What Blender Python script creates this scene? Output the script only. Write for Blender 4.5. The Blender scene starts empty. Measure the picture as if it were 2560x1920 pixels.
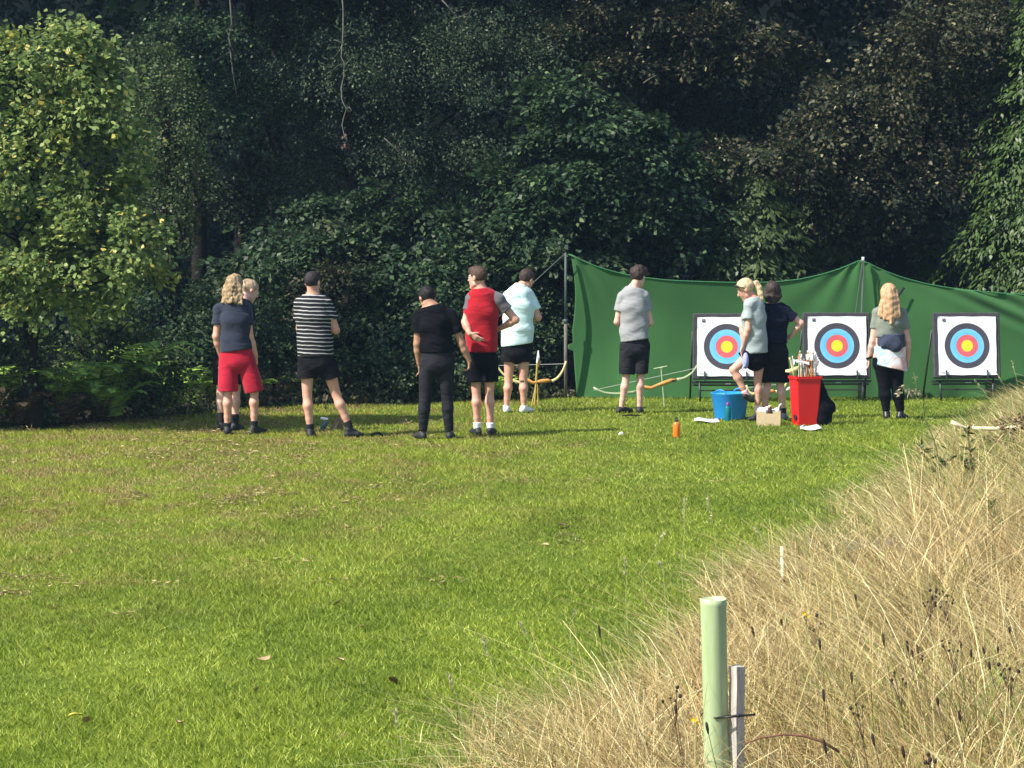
import bpy, math, random
import numpy as np
from mathutils import Vector, Matrix

# ------------------------------------------------------------------ camera, light, exposure
sc = bpy.context.scene
COL = sc.collection
F_PX, CX, CY, HZ, CAMH = 5700.0, 1280.0, 960.0, 622.0, 2.0
PITCH = math.atan((CY - HZ) / F_PX)
cam_d = bpy.data.cameras.new("camera")
cam_d.sensor_width = 36.0
cam_d.lens = 36.0 * F_PX / 2560.0
cam_d.clip_start = 0.1
cam_d.clip_end = 2000
cam = bpy.data.objects.new("camera", cam_d)
COL.objects.link(cam)
cam.location = (0, 0, CAMH)
cam.rotation_euler = (math.radians(90) - PITCH, 0, 0)
sc.camera = cam

SUN_EL = math.radians(46)
SUN_AZ = math.radians(28)          # how far the sun stands towards the camera from due left
sun_vec = Vector((-math.cos(SUN_EL) * math.cos(SUN_AZ), -math.cos(SUN_EL) * math.sin(SUN_AZ), math.sin(SUN_EL)))
sd = bpy.data.lights.new("sun", 'SUN')
sd.energy = 5.0
sd.angle = math.radians(0.6)
sd.color = (1.0, 0.945, 0.86)
sun = bpy.data.objects.new("sun", sd)
COL.objects.link(sun)
sun.rotation_euler = (-sun_vec).to_track_quat('-Z', 'Y').to_euler()
world = bpy.data.worlds.new("World")
sc.world = world
world.use_nodes = True
wn = world.node_tree.nodes
wl = world.node_tree.links
sky = wn.new('ShaderNodeTexSky')
sky.sky_type = 'NISHITA'
sky.sun_disc = False
sky.sun_elevation = SUN_EL
sky.sun_rotation = math.atan2(sun_vec.x, sun_vec.y)
wl.new(sky.outputs[0], wn['Background'].inputs[0])
wn['Background'].inputs[1].default_value = 0.12
sc.view_settings.view_transform = 'Standard'
sc.view_settings.look = 'None'
sc.view_settings.exposure = 0.93
sc.view_settings.gamma = 1.0
try:
    sc.cycles.max_bounces = 6
    sc.cycles.transparent_max_bounces = 8
    sc.cycles.use_denoising = True
except Exception:
    pass

# ------------------------------------------------------------------ helpers
def px(x, y, Y):
    """source-photo pixel at world depth Y -> world point"""
    u = (x - CX) / F_PX
    v = (CY - y) / F_PX
    c, s = math.cos(PITCH), math.sin(PITCH)
    dy, dz = c + s * v, -s + c * v
    t = Y / dy
    return Vector((u * t, Y, CAMH + dz * t))

def depth_at(y):
    v = (CY - y) / F_PX
    c, s = math.cos(PITCH), math.sin(PITCH)
    return CAMH * (c + s * v) / -(-s + c * v)

def gr(x, y):
    return px(x, y, depth_at(y)) * 1.0

def D(x, y, Y):
    """pixels of the 2212 px wide view"""
    return px(x * 1.15732, y * 1.15732, Y)

def tag(o, label=None, cat=None, group=None, kind=None):
    if label: o['label'] = label
    if cat: o['category'] = cat
    if group: o['group'] = group
    if kind: o['kind'] = kind
    return o

def thing(name, label, cat, loc=(0, 0, 0), group=None, rz=0.0):
    o = bpy.data.objects.new(name, None)
    o.empty_display_size = 0.1
    COL.objects.link(o)
    o.location = loc
    o.rotation_euler = (0, 0, rz)
    return tag(o, label, cat, group)

def link(name, me, material, parent=None, loc=None):
    if material is not None:
        me.materials.append(material)
    o = bpy.data.objects.new(name, me)
    COL.objects.link(o)
    if parent is not None:
        o.parent = parent
    if loc is not None:
        o.location = loc
    return o

def copy_tree(o, parent=None):
    c = o.copy()
    COL.objects.link(c)
    c.parent = parent
    for ch in list(o.children):
        copy_tree(ch, c)
    return c

def np_mesh(name, verts, faces, smooth=False):
    """verts (N,3), faces (M,k) constant k"""
    me = bpy.data.meshes.new(name)
    verts = np.ascontiguousarray(verts, dtype=np.float32)
    faces = np.ascontiguousarray(faces, dtype=np.int32)
    me.vertices.add(len(verts))
    me.vertices.foreach_set('co', verts.ravel())
    m, k = faces.shape
    me.loops.add(m * k)
    me.loops.foreach_set('vertex_index', faces.ravel())
    me.polygons.add(m)
    me.polygons.foreach_set('loop_start', np.arange(0, m * k, k, dtype=np.int32))
    if smooth:
        me.polygons.foreach_set('use_smooth', np.ones(m, dtype=bool))
    me.update(calc_edges=True)
    return me

class MB:
    """collects simple shapes; build() makes one mesh"""
    def __init__(self):
        self.v, self.f = [], []
    def add(self, vs, fs):
        n = len(self.v)
        self.v += [tuple(p) for p in vs]
        self.f += [tuple(i + n for i in f) for f in fs]
    def box(self, c, s, rot=None, bev=0.0):
        c = Vector(c)
        hx, hy, hz = s[0] / 2, s[1] / 2, s[2] / 2
        b = min(bev, hx * .9, hy * .9, hz * .9)
        if b <= 0:
            pts = [Vector((x * hx, y * hy, z * hz)) for z in (-1, 1) for y in (-1, 1) for x in (-1, 1)]
            fs = [(0, 2, 3, 1), (4, 5, 7, 6), (0, 1, 5, 4), (2, 6, 7, 3), (0, 4, 6, 2), (1, 3, 7, 5)]
        else:
            pts, fs = [], []
            rings = []
            for z, k in ((-hz, b), (-hz + b, 0), (hz - b, 0), (hz, b)):
                x1, y1 = hx - k, hy - k
                r = [(-x1, -y1 + b), (-x1, y1 - b), (-x1 + b, y1), (x1 - b, y1), (x1, y1 - b), (x1, -y1 + b), (x1 - b, -y1), (-x1 + b, -y1)]
                rings.append([len(pts) + i for i in range(8)])
                pts += [Vector((q[0], q[1], z)) for q in r]
            for a, bb in zip(rings[:-1], rings[1:]):
                for i in range(8):
                    j = (i + 1) % 8
                    fs.append((a[j], a[i], bb[i], bb[j]))
            fs.append(tuple(rings[0]))
            fs.append(tuple(reversed(rings[-1])))
        if rot is not None:
            pts = [rot @ p for p in pts]
        self.add([p + c for p in pts], fs)
    def tube(self, pts, r, n=8, cap=True, flat=1.0, ref=None):
        pts = [Vector(p) for p in pts]
        rs = r if isinstance(r, (list, tuple)) else [r] * len(pts)
        vs, fs = [], []
        prev = None
        for i, p in enumerate(pts):
            d = (pts[min(i + 1, len(pts) - 1)] - pts[max(i - 1, 0)])
            if d.length < 1e-9: d = Vector((0, 0, 1))
            d.normalize()
            if prev is None:
                a = Vector(ref) if ref is not None else (Vector((0, 0, 1)) if abs(d.z) < .9 else Vector((1, 0, 0)))
            else:
                a = prev
            a = (a - d * a.dot(d))
            if a.length < 1e-6: a = d.orthogonal()
            a.normalize()
            prev = a
            b = d.cross(a)
            for k in range(n):
                t = 2 * math.pi * k / n
                vs.append(p + a * math.cos(t) * rs[i] + b * math.sin(t) * rs[i] * flat)
        m = len(pts)
        for i in range(m - 1):
            for k in range(n):
                k2 = (k + 1) % n
                fs.append((i * n + k, i * n + k2, (i + 1) * n + k2, (i + 1) * n + k))
        if cap:
            fs.append(tuple(reversed(range(n))))
            fs.append(tuple((m - 1) * n + k for k in range(n)))
        self.add(vs, fs)
    def lathe(self, c, prof, n=24, sx=1, sy=1, axis=None):
        c = Vector(c)
        vs, fs = [], []
        for (r, z) in prof:
            for k in range(n):
                t = 2 * math.pi * k / n
                p = Vector((r * math.cos(t) * sx, r * math.sin(t) * sy, z))
                if axis is not None: p = axis @ p
                vs.append(c + p)
        for i in range(len(prof) - 1):
            for k in range(n):
                k2 = (k + 1) % n
                fs.append((i * n + k, i * n + k2, (i + 1) * n + k2, (i + 1) * n + k))
        fs.append(tuple(reversed(range(n))))
        fs.append(tuple((len(prof) - 1) * n + k for k in range(n)))
        self.add(vs, fs)
    def build(self, name, material, parent=None, smooth=False):
        me = bpy.data.meshes.new(name)
        me.from_pydata(self.v, [], self.f)
        if smooth:
            me.polygons.foreach_set('use_smooth', [True] * len(me.polygons))
        me.update()
        return link(name, me, material, parent)

# ------------------------------------------------------------------ materials
def new_mat(name):
    m = bpy.data.materials.new(name)
    m.use_nodes = True
    nt = m.node_tree
    for n in list(nt.nodes): nt.nodes.remove(n)
    out = nt.nodes.new('ShaderNodeOutputMaterial')
    return m, nt, out

def ramp(nt, stops):
    r = nt.nodes.new('ShaderNodeValToRGB')
    el = r.color_ramp.elements
    while len(el) < len(stops): el.new(0.5)
    for e, (p, c) in zip(el, stops):
        e.position = p
        e.color = (c[0], c[1], c[2], 1)
    return r

def noise(nt, scale, detail=4, coord='Object', rough=.6, stretch=None, dist=0.0):
    tc = nt.nodes.new('ShaderNodeTexCoord')
    n = nt.nodes.new('ShaderNodeTexNoise')
    n.inputs['Scale'].default_value = scale
    n.inputs['Detail'].default_value = detail
    n.inputs['Roughness'].default_value = rough
    n.inputs['Distortion'].default_value = dist
    if stretch is not None:
        mp = nt.nodes.new('ShaderNodeMapping')
        mp.inputs['Scale'].default_value = stretch
        nt.links.new(tc.outputs[coord], mp.inputs[0])
        nt.links.new(mp.outputs[0], n.inputs[0])
    else:
        nt.links.new(tc.outputs[coord], n.inputs[0])
    return n

def mixc(nt, fac, a, b, mode='MIX'):
    m = nt.nodes.new('ShaderNodeMix')
    m.data_type = 'RGBA'
    m.blend_type = mode
    for sock, val in ((m.inputs[0], fac), (m.inputs[6], a), (m.inputs[7], b)):
        if hasattr(val, 'is_output') or isinstance(val, bpy.types.NodeSocket):
            nt.links.new(val, sock)
        elif isinstance(val, (tuple, list)):
            sock.default_value = (val[0], val[1], val[2], 1)
        else:
            sock.default_value = val
    return m.outputs[2]

def mat(name, c, rough=.7, var=.15, scale=12, bump=0.0, bscale=80, spec=.3, metal=0.0, stretch=None, c2=None, sheen=0.0, alpha=None, trans=0.0, sss=0.0, fold=0.0):
    m, nt, out = new_mat(name)
    b = nt.nodes.new('ShaderNodeBsdfPrincipled')
    n = noise(nt, scale, 5, stretch=stretch)
    lo = c2 if c2 else tuple(x * (1 - var) for x in c)
    hi = c if c2 else tuple(min(1, x * (1 + var)) for x in c)
    r = ramp(nt, [(.3, lo), (.7, hi)])
    nt.links.new(n.outputs[0], r.inputs[0])
    nt.links.new(r.outputs[0], b.inputs['Base Color'])
    b.inputs['Roughness'].default_value = rough
    b.inputs['Metallic'].default_value = metal
    b.inputs['Specular IOR Level'].default_value = spec
    if sheen: b.inputs['Sheen Weight'].default_value = sheen
    if trans: b.inputs['Transmission Weight'].default_value = trans
    if sss:
        b.inputs['Subsurface Weight'].default_value = sss
        b.inputs['Subsurface Radius'].default_value = (.02, .008, .004)
        b.inputs['Subsurface Scale'].default_value = 0.5
    if bump:
        n2 = noise(nt, bscale, 3, stretch=stretch)
        bp = nt.nodes.new('ShaderNodeBump')
        bp.inputs['Strength'].default_value = bump
        bp.inputs['Distance'].default_value = .01
        nt.links.new(n2.outputs[0], bp.inputs['Height'])
        nt.links.new(bp.outputs[0], b.inputs['Normal'])
        if fold:            # soft creases running across the cloth
            n3 = noise(nt, 1.0, 2, stretch=(5, 5, 11), dist=1.2, rough=.4)
            b3 = nt.nodes.new('ShaderNodeBump')
            b3.inputs['Strength'].default_value = fold
            b3.inputs['Distance'].default_value = .03
            nt.links.new(n3.outputs[0], b3.inputs['Height'])
            nt.links.new(bp.outputs[0], b3.inputs['Normal'])
            nt.links.new(b3.outputs[0], b.inputs['Normal'])
    nt.links.new(b.outputs[0], out.inputs[0])
    return m

def leaf_mat(name, stops, translucency=.3, gloss=.25, patch=None, patch_scale=1.5, rough=.45, patch_lo=.45, patch_hi=.65):
    """random colour per leaf, broad colour patches, light passing through"""
    m, nt, out = new_mat(name)
    geo = nt.nodes.new('ShaderNodeNewGeometry')
    r = ramp(nt, stops)
    nt.links.new(geo.outputs['Random Per Island'], r.inputs[0])
    col = r.outputs[0]
    if patch:
        n = noise(nt, patch_scale, 3)
        rr = ramp(nt, [(patch_lo, (0, 0, 0)), (patch_hi, (1, 1, 1))])
        nt.links.new(n.outputs[0], rr.inputs[0])
        r2 = ramp(nt, patch)
        nt.links.new(geo.outputs['Random Per Island'], r2.inputs[0])
        col = mixc(nt, rr.outputs[0], col, r2.outputs[0])
    b = nt.nodes.new('ShaderNodeBsdfPrincipled')
    b.inputs['Roughness'].default_value = rough
    b.inputs['Specular IOR Level'].default_value = gloss
    nt.links.new(col, b.inputs['Base Color'])
    t = nt.nodes.new('ShaderNodeBsdfTranslucent')
    bright = mixc(nt, .5, col, (.45, .5, .08), 'MULTIPLY') if False else col
    nt.links.new(bright, t.inputs[0])
    mx = nt.nodes.new('ShaderNodeMixShader')
    mx.inputs[0].default_value = translucency
    nt.links.new(b.outputs[0], mx.inputs[1])
    nt.links.new(t.outputs[0], mx.inputs[2])
    nt.links.new(mx.outputs[0], out.inputs[0])
    return m

# ------------------------------------------------------------------ solid fields (smooth unions turned into one skin)
def V3(v): return np.array((v[0], v[1], v[2]), dtype=np.float64)

class Field:
    def __init__(self, lo, hi, h):
        self.lo, self.h = V3(lo), h
        self.n = np.maximum(4, np.ceil((V3(hi) - self.lo) / h).astype(int) + 1)
        self.ax = [self.lo[i] + np.arange(self.n[i]) * h for i in range(3)]
        self.F = np.full(self.n, 0.2, dtype=np.float32)
    def sl(self, lo, hi):
        a = np.clip(np.floor((V3(lo) - self.lo) / self.h).astype(int), 0, self.n)
        b = np.clip(np.ceil((V3(hi) - self.lo) / self.h).astype(int) + 1, 0, self.n)
        return tuple(slice(a[i], b[i]) for i in range(3))
    def grid(self, s):
        return (self.ax[0][s[0]][:, None, None], self.ax[1][s[1]][None, :, None], self.ax[2][s[2]][None, None, :])
    def add(self, prim, k=.015, grow=0.0):
        fn, lo, hi = prim
        m = k + abs(grow) + 3 * self.h + .01
        s = self.sl(V3(lo) - m, V3(hi) + m)
        x, y, z = self.grid(s)
        if 0 in (x.size, y.size, z.size): return
        d = fn(x, y, z) - grow
        f = self.F[s]
        if k > 0:
            hh = np.clip(.5 + .5 * (f - d) / k, 0, 1)
            self.F[s] = f + (d - f) * hh - k * hh * (1 - hh)
        else:
            self.F[s] = np.minimum(f, d)
    def cut(self, fn, prim_box=None):
        s = self.sl(*prim_box) if prim_box else (slice(None),) * 3
        x, y, z = self.grid(s)
        self.F[s] = np.maximum(self.F[s], fn(x, y, z))
    def disp(self, fn):
        x, y, z = self.grid((slice(None),) * 3)
        self.F += fn(x, y, z).astype(np.float32)
    def mesh(self, name):
        F, n, h = self.F, self.n, self.h
        S = F < 0
        c = np.zeros(n - 1, dtype=np.int8)
        for dx in (0, 1):
            for dy in (0, 1):
                for dz in (0, 1):
                    c += S[dx:n[0] - 1 + dx, dy:n[1] - 1 + dy, dz:n[2] - 1 + dz]
        act = np.argwhere((c > 0) & (c < 8))
        if len(act) == 0: return np_mesh(name, np.zeros((3, 3)), np.array([[0, 1, 2]]))
        idx = -np.ones(n - 1, dtype=np.int64)
        idx[act[:, 0], act[:, 1], act[:, 2]] = np.arange(len(act))
        acc = np.zeros((len(act), 3)); cnt = np.zeros(len(act))
        cor = [(a, b, d) for a in (0, 1) for b in (0, 1) for d in (0, 1)]
        for i, p in enumerate(cor):
            for q in cor[i + 1:]:
                if sum(abs(p[t] - q[t]) for t in range(3)) != 1: continue
                fp = F[act[:, 0] + p[0], act[:, 1] + p[1], act[:, 2] + p[2]]
                fq = F[act[:, 0] + q[0], act[:, 1] + q[1], act[:, 2] + q[2]]
                m = (fp < 0) != (fq < 0)
                t = np.where(m, fp / np.where(m, fp - fq, 1), 0)
                for a in range(3):
                    acc[:, a] += np.where(m, p[a] + t * (q[a] - p[a]), 0)
                cnt += m
        V = self.lo + (act + acc / cnt[:, None]) * h
        quads = []
        for a in range(3):
            b_, c_ = (a + 1) % 3, (a + 2) % 3
            sa = [slice(None)] * 3; sb = [slice(None)] * 3
            sa[a] = slice(0, n[a] - 1); sb[a] = slice(1, n[a])
            A, B = S[tuple(sa)], S[tuple(sb)]
            e = np.argwhere(A != B)
            e = e[(e[:, b_] > 0) & (e[:, c_] > 0) & (e[:, b_] < n[b_] - 1) & (e[:, c_] < n[c_] - 1)]
            if len(e) == 0: continue
            flip = A[e[:, 0], e[:, 1], e[:, 2]]
            def at(db, dc):
                q = e.copy(); q[:, b_] -= db; q[:, c_] -= dc
                return idx[q[:, 0], q[:, 1], q[:, 2]]
            q = np.stack([at(1, 1), at(0, 1), at(0, 0), at(1, 0)], 1)
            q[~flip] = q[~flip][:, ::-1]
            quads.append(q)
        Q = np.concatenate(quads)
        Q = Q[(Q >= 0).all(1)]
        return np_mesh(name, V, Q, smooth=True)

def cone(a, b, ra, rb=None):
    a, b = V3(a), V3(b)
    rb = ra if rb is None else rb
    ab = b - a
    L2 = max(1e-9, float(ab @ ab))
    def fn(x, y, z):
        px_, py_, pz_ = x - a[0], y - a[1], z - a[2]
        t = np.clip((px_ * ab[0] + py_ * ab[1] + pz_ * ab[2]) / L2, 0, 1)
        return np.sqrt((px_ - t * ab[0]) ** 2 + (py_ - t * ab[1]) ** 2 + (pz_ - t * ab[2]) ** 2) - (ra + (rb - ra) * t)
    r = max(ra, rb)
    return fn, np.minimum(a, b) - r, np.maximum(a, b) + r

def ell(c, rad, R=None):
    """ellipsoid; R rows = local axes"""
    c, rad = V3(c), V3(rad)
    R = np.eye(3) if R is None else R
    def fn(x, y, z):
        p = [x - c[0], y - c[1], z - c[2]]
        q = [R[i, 0] * p[0] + R[i, 1] * p[1] + R[i, 2] * p[2] for i in range(3)]
        k0 = np.sqrt(sum((q[i] / rad[i]) ** 2 for i in range(3)))
        k1 = np.sqrt(sum((q[i] / rad[i] ** 2) ** 2 for i in range(3))) + 1e-6
        return k0 * (k0 - 1) / k1
    m = rad.max()
    return fn, c - m, c + m

def slab(a, b, u, wa, da, wb, db):
    """tapered tube with elliptic section: half width w along u, half depth d"""
    a, b, u = V3(a), V3(b), V3(u)
    ab = b - a
    L = np.linalg.norm(ab); ax = ab / L
    u = u - ax * (u @ ax); u /= np.linalg.norm(u)
    v = np.cross(ax, u)
    def fn(x, y, z):
        p = (x - a[0], y - a[1], z - a[2])
        s = p[0] * ax[0] + p[1] * ax[1] + p[2] * ax[2]
        t = np.clip(s / L, 0, 1)
        w = wa + (wb - wa) * t
        d = da + (db - da) * t
        e = s - t * L
        q0 = p[0] * u[0] + p[1] * u[1] + p[2] * u[2]
        q1 = p[0] * v[0] + p[1] * v[1] + p[2] * v[2]
        k0 = np.sqrt((q0 / w) ** 2 + (q1 / d) ** 2 + (e / d) ** 2)
        k1 = np.sqrt((q0 / w ** 2) ** 2 + (q1 / d ** 2) ** 2 + (e / d ** 2) ** 2) + 1e-6
        return k0 * (k0 - 1) / k1
    m = max(wa, wb, da, db)
    return fn, np.minimum(a, b) - m, np.maximum(a, b) + m

def plane(p, nrm):
    """keeps the side the normal points away from"""
    p, nrm = V3(p), V3(nrm)
    nrm = nrm / np.linalg.norm(nrm)
    return lambda x, y, z: (x - p[0]) * nrm[0] + (y - p[1]) * nrm[1] + (z - p[2]) * nrm[2]

def wrinkle(seed, amp, fx=14, fz=22, skew=.8):
    rs = np.random.RandomState(seed)
    ph = rs.uniform(0, 6.28, 8)
    def fn(x, y, z):
        w = np.sin(x * fx * .7 + ph[0] + 1.3 * np.sin(z * 9 + ph[1])) * .8
        a = np.sin(z * fz + skew * fx * x + w + ph[2])
        b = np.sin(z * fz * 1.9 - fx * .8 * x + 1.5 * np.sin(x * 11 + y * 9 + ph[3]) + ph[4])
        c = np.sin(x * fx * 1.7 + y * fx * 1.5 + 1.2 * np.sin(z * 7 + ph[5]) + ph[6])
        return amp * (a * .5 + b * .3 + c * .4)
    return fn

def unit(v):
    v = V3(v)
    return v / (np.linalg.norm(v) + 1e-9)
# ------------------------------------------------------------------ people
def skin_mat(name, c):
    m, nt, out = new_mat(name)
    b = nt.nodes.new('ShaderNodeBsdfPrincipled')
    n = noise(nt, 9, 4)
    r = ramp(nt, [(.3, (c[0] * .92, c[1] * .82, c[2] * .78)), (.7, (min(1, c[0] * 1.05), c[1] * 1.05, c[2] * 1.05))])
    nt.links.new(n.outputs[0], r.inputs[0])
    nt.links.new(r.outputs[0], b.inputs['Base Color'])
    b.inputs['Roughness'].default_value = .5
    b.inputs['Specular IOR Level'].default_value = .35
    b.inputs['Subsurface Weight'].default_value = .12
    b.inputs['Subsurface Radius'].default_value = (.02, .007, .004)
    b.inputs['Subsurface Scale'].default_value = .6
    nt.links.new(b.outputs[0], out.inputs[0])
    return m

SK_PALE = skin_mat('skin_pale', (.62, .39, .31))
SK_MID = skin_mat('skin_fair', (.57, .32, .235))
SK_TAN = skin_mat('skin_tan', (.36, .20, .125))
SHOE_BLACK = mat('shoe_black', (.02, .02, .022), .6, .3, 30)
SHOE_WHITE = mat('shoe_white', (.75, .75, .74), .6, .08, 30)
SHOE_GREY = mat('shoe_grey', (.18, .18, .2), .6, .3, 30)
BOOT = mat('boot_leather', (.012, .012, .014), .42, .2, 30, spec=.4)
SOCK_BLACK = mat('sock_black', (.012, .012, .014), .9, .2, 60)
SOCK_WHITE = mat('sock_white', (.72, .72, .72), .9, .08, 60)
SOCK_PINK = mat('sock_pink', (.7, .45, .5), .9, .08, 60)
EYE = mat('eye', (.5, .48, .45), .2, .1, 30, spec=.6)

def hair_mat(name, c, hi, stretch=(60, 60, 9)):
    m, nt, out = new_mat(name)
    b = nt.nodes.new('ShaderNodeBsdfPrincipled')
    n = noise(nt, 1.0, 4, stretch=stretch, dist=.6)
    r = ramp(nt, [(.35, c), (.62, hi)])
    nt.links.new(n.outputs[0], r.inputs[0])
    nt.links.new(r.outputs[0], b.inputs['Base Color'])
    b.inputs['Roughness'].default_value = .55
    b.inputs['Specular IOR Level'].default_value = .18
    bp = nt.nodes.new('ShaderNodeBump')
    bp.inputs['Strength'].default_value = .7
    bp.inputs['Distance'].default_value = .012
    nt.links.new(n.outputs[0], bp.inputs['Height'])
    nt.links.new(bp.outputs[0], b.inputs['Normal'])
    nt.links.new(b.outputs[0], out.inputs[0])
    return m

HAIR_WAVY = hair_mat('hair_dark_blond', (.12, .07, .034), (.42, .31, .18))
HAIR_FAIR = hair_mat('hair_fair', (.28, .19, .11), (.48, .36, .24))
HAIR_BUZZ = hair_mat('hair_cropped', (.016, .013, .014), (.035, .03, .032), (90, 90, 90))
HAIR_BLACK = hair_mat('hair_black', (.006, .005, .005), (.016, .014, .014), (90, 90, 60))
HAIR_BROWN = hair_mat('hair_brown', (.035, .02, .014), (.09, .055, .038), (70, 70, 30))
HAIR_DKBROWN = hair_mat('hair_dark_brown', (.02, .014, .012), (.06, .04, .034), (70, 70, 30))
HAIR_PONY = hair_mat('hair_blond', (.28, .185, .09), (.66, .53, .33))
HAIR_STRAW = hair_mat('hair_strawberry', (.30, .145, .06), (.58, .40, .24), (75, 75, 6))

def cloth(name, c, var=.12, **k):
    return mat(name, c, .9, var, 9, bump=.25, bscale=120, spec=.15, sheen=.15, fold=.4, **k)

def striped_cloth():
    m, nt, out = new_mat('striped_jersey')
    b = nt.nodes.new('ShaderNodeBsdfPrincipled')
    tc = nt.nodes.new('ShaderNodeTexCoord')
    sp = nt.nodes.new('ShaderNodeSeparateXYZ')
    nt.links.new(tc.outputs['Object'], sp.inputs[0])
    n = noise(nt, 7, 2)
    def M(op, a, b_=None):
        q = nt.nodes.new('ShaderNodeMath'); q.operation = op
        for i, v in enumerate((a, b_)):
            if v is None: continue
            if isinstance(v, (int, float)): q.inputs[i].default_value = v
            else: nt.links.new(v, q.inputs[i])
        return q.outputs[0]
    z = M('ADD', sp.outputs[2], M('MULTIPLY', M('SUBTRACT', n.outputs[0], .5), .022))
    z = M('ADD', z, M('MULTIPLY', sp.outputs[0], .04))
    fr = M('FRACT', M('DIVIDE', z, .0405))
    st = M('LESS_THAN', fr, .27)
    col = mixc(nt, st, (.012, .012, .015), (.36, .36, .35))
    nt.links.new(col, b.inputs['Base Color'])
    b.inputs['Roughness'].default_value = .9
    b.inputs['Specular IOR Level'].default_value = .15
    n3 = noise(nt, 1.0, 2, stretch=(5, 5, 11), dist=1.2, rough=.4)
    b3 = nt.nodes.new('ShaderNodeBump'); b3.inputs['Strength'].default_value = .4; b3.inputs['Distance'].default_value = .03
    nt.links.new(n3.outputs[0], b3.inputs['Height']); nt.links.new(b3.outputs[0], b.inputs['Normal'])
    nt.links.new(b.outputs[0], out.inputs[0])
    return m

def tiedye():
    m, nt, out = new_mat('tie_dye_cloth')
    b = nt.nodes.new('ShaderNodeBsdfPrincipled')
    n = noise(nt, 4.5, 3, dist=1.5)
    n2 = noise(nt, 6.0, 3, stretch=(1, 1, 1.5), dist=2)
    r = ramp(nt, [(.38, (.62, .33, .30)), (.48, (.72, .62, .58)), (.55, (.7, .72, .74)), (.66, (.28, .40, .55))])
    tc = nt.nodes.new('ShaderNodeTexCoord')
    sp = nt.nodes.new('ShaderNodeSeparateXYZ')
    nt.links.new(tc.outputs['Object'], sp.inputs[0])
    ma = nt.nodes.new('ShaderNodeMath'); ma.operation = 'MULTIPLY_ADD'
    nt.links.new(sp.outputs[0], ma.inputs[0]); ma.inputs[1].default_value = -.7
    nt.links.new(n.outputs[0], ma.inputs[2])
    nt.links.new(ma.outputs[0], r.inputs[0])
    nt.links.new(r.outputs[0], b.inputs['Base Color'])
    b.inputs['Roughness'].default_value = .9
    nt.links.new(b.outputs[0], out.inputs[0])
    return m

def frame(fwd, up):
    f = unit(fwd)
    u = V3(up) - f * (V3(up) @ f)
    u = u / np.linalg.norm(u)
    r = np.cross(f, u)
    return np.array([r, f, u])

def hand(F, w, d, thumb, curl=.35, L=.185, k=.012):
    """palm, four bent fingers of different length and a side thumb"""
    w, d = V3(w), unit(d)
    s = V3(thumb) - d * (V3(thumb) @ d); s = unit(s)
    nrm = np.cross(s, d)
    q = L / .185
    F.add(slab(w + d * .01 * q, w + d * .085 * q, s, .026 * q, .017 * q, .038 * q, .013 * q), k)
    for off, ln, c in ((.030, .072, .9), (.0105, .084, 1.0), (-.0095, .078, 1.08), (-.029, .060, 1.25)):
        b0 = w + d * (.088 * q) + s * off * q
        sp = s * off * 1.5
        d1 = unit(d * math.cos(curl * c) + nrm * math.sin(curl * c) + sp)
        a1 = curl * c * 2.1
        d2 = unit(d * math.cos(a1) + nrm * math.sin(a1) + sp)
        p1 = b0 + d1 * ln * .5 * q
        p2 = p1 + d2 * ln * .5 * q
        F.add(cone(b0 - d * .012, p1, .0098 * q, .0088 * q), .004)
        F.add(cone(p1, p2, .0088 * q, .0072 * q), .003)
    t0 = w + d * .028 * q + s * .026 * q
    td = unit(d * .72 + s * .62 + nrm * .25)
    t1 = t0 + td * .034 * q
    t2 = t1 + unit(td + d * .5 + nrm * .2) * .03 * q
    F.add(cone(t0, t1, .013 * q, .011 * q), .008)
    F.add(cone(t1, t2, .011 * q, .0085 * q), .003)

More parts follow.
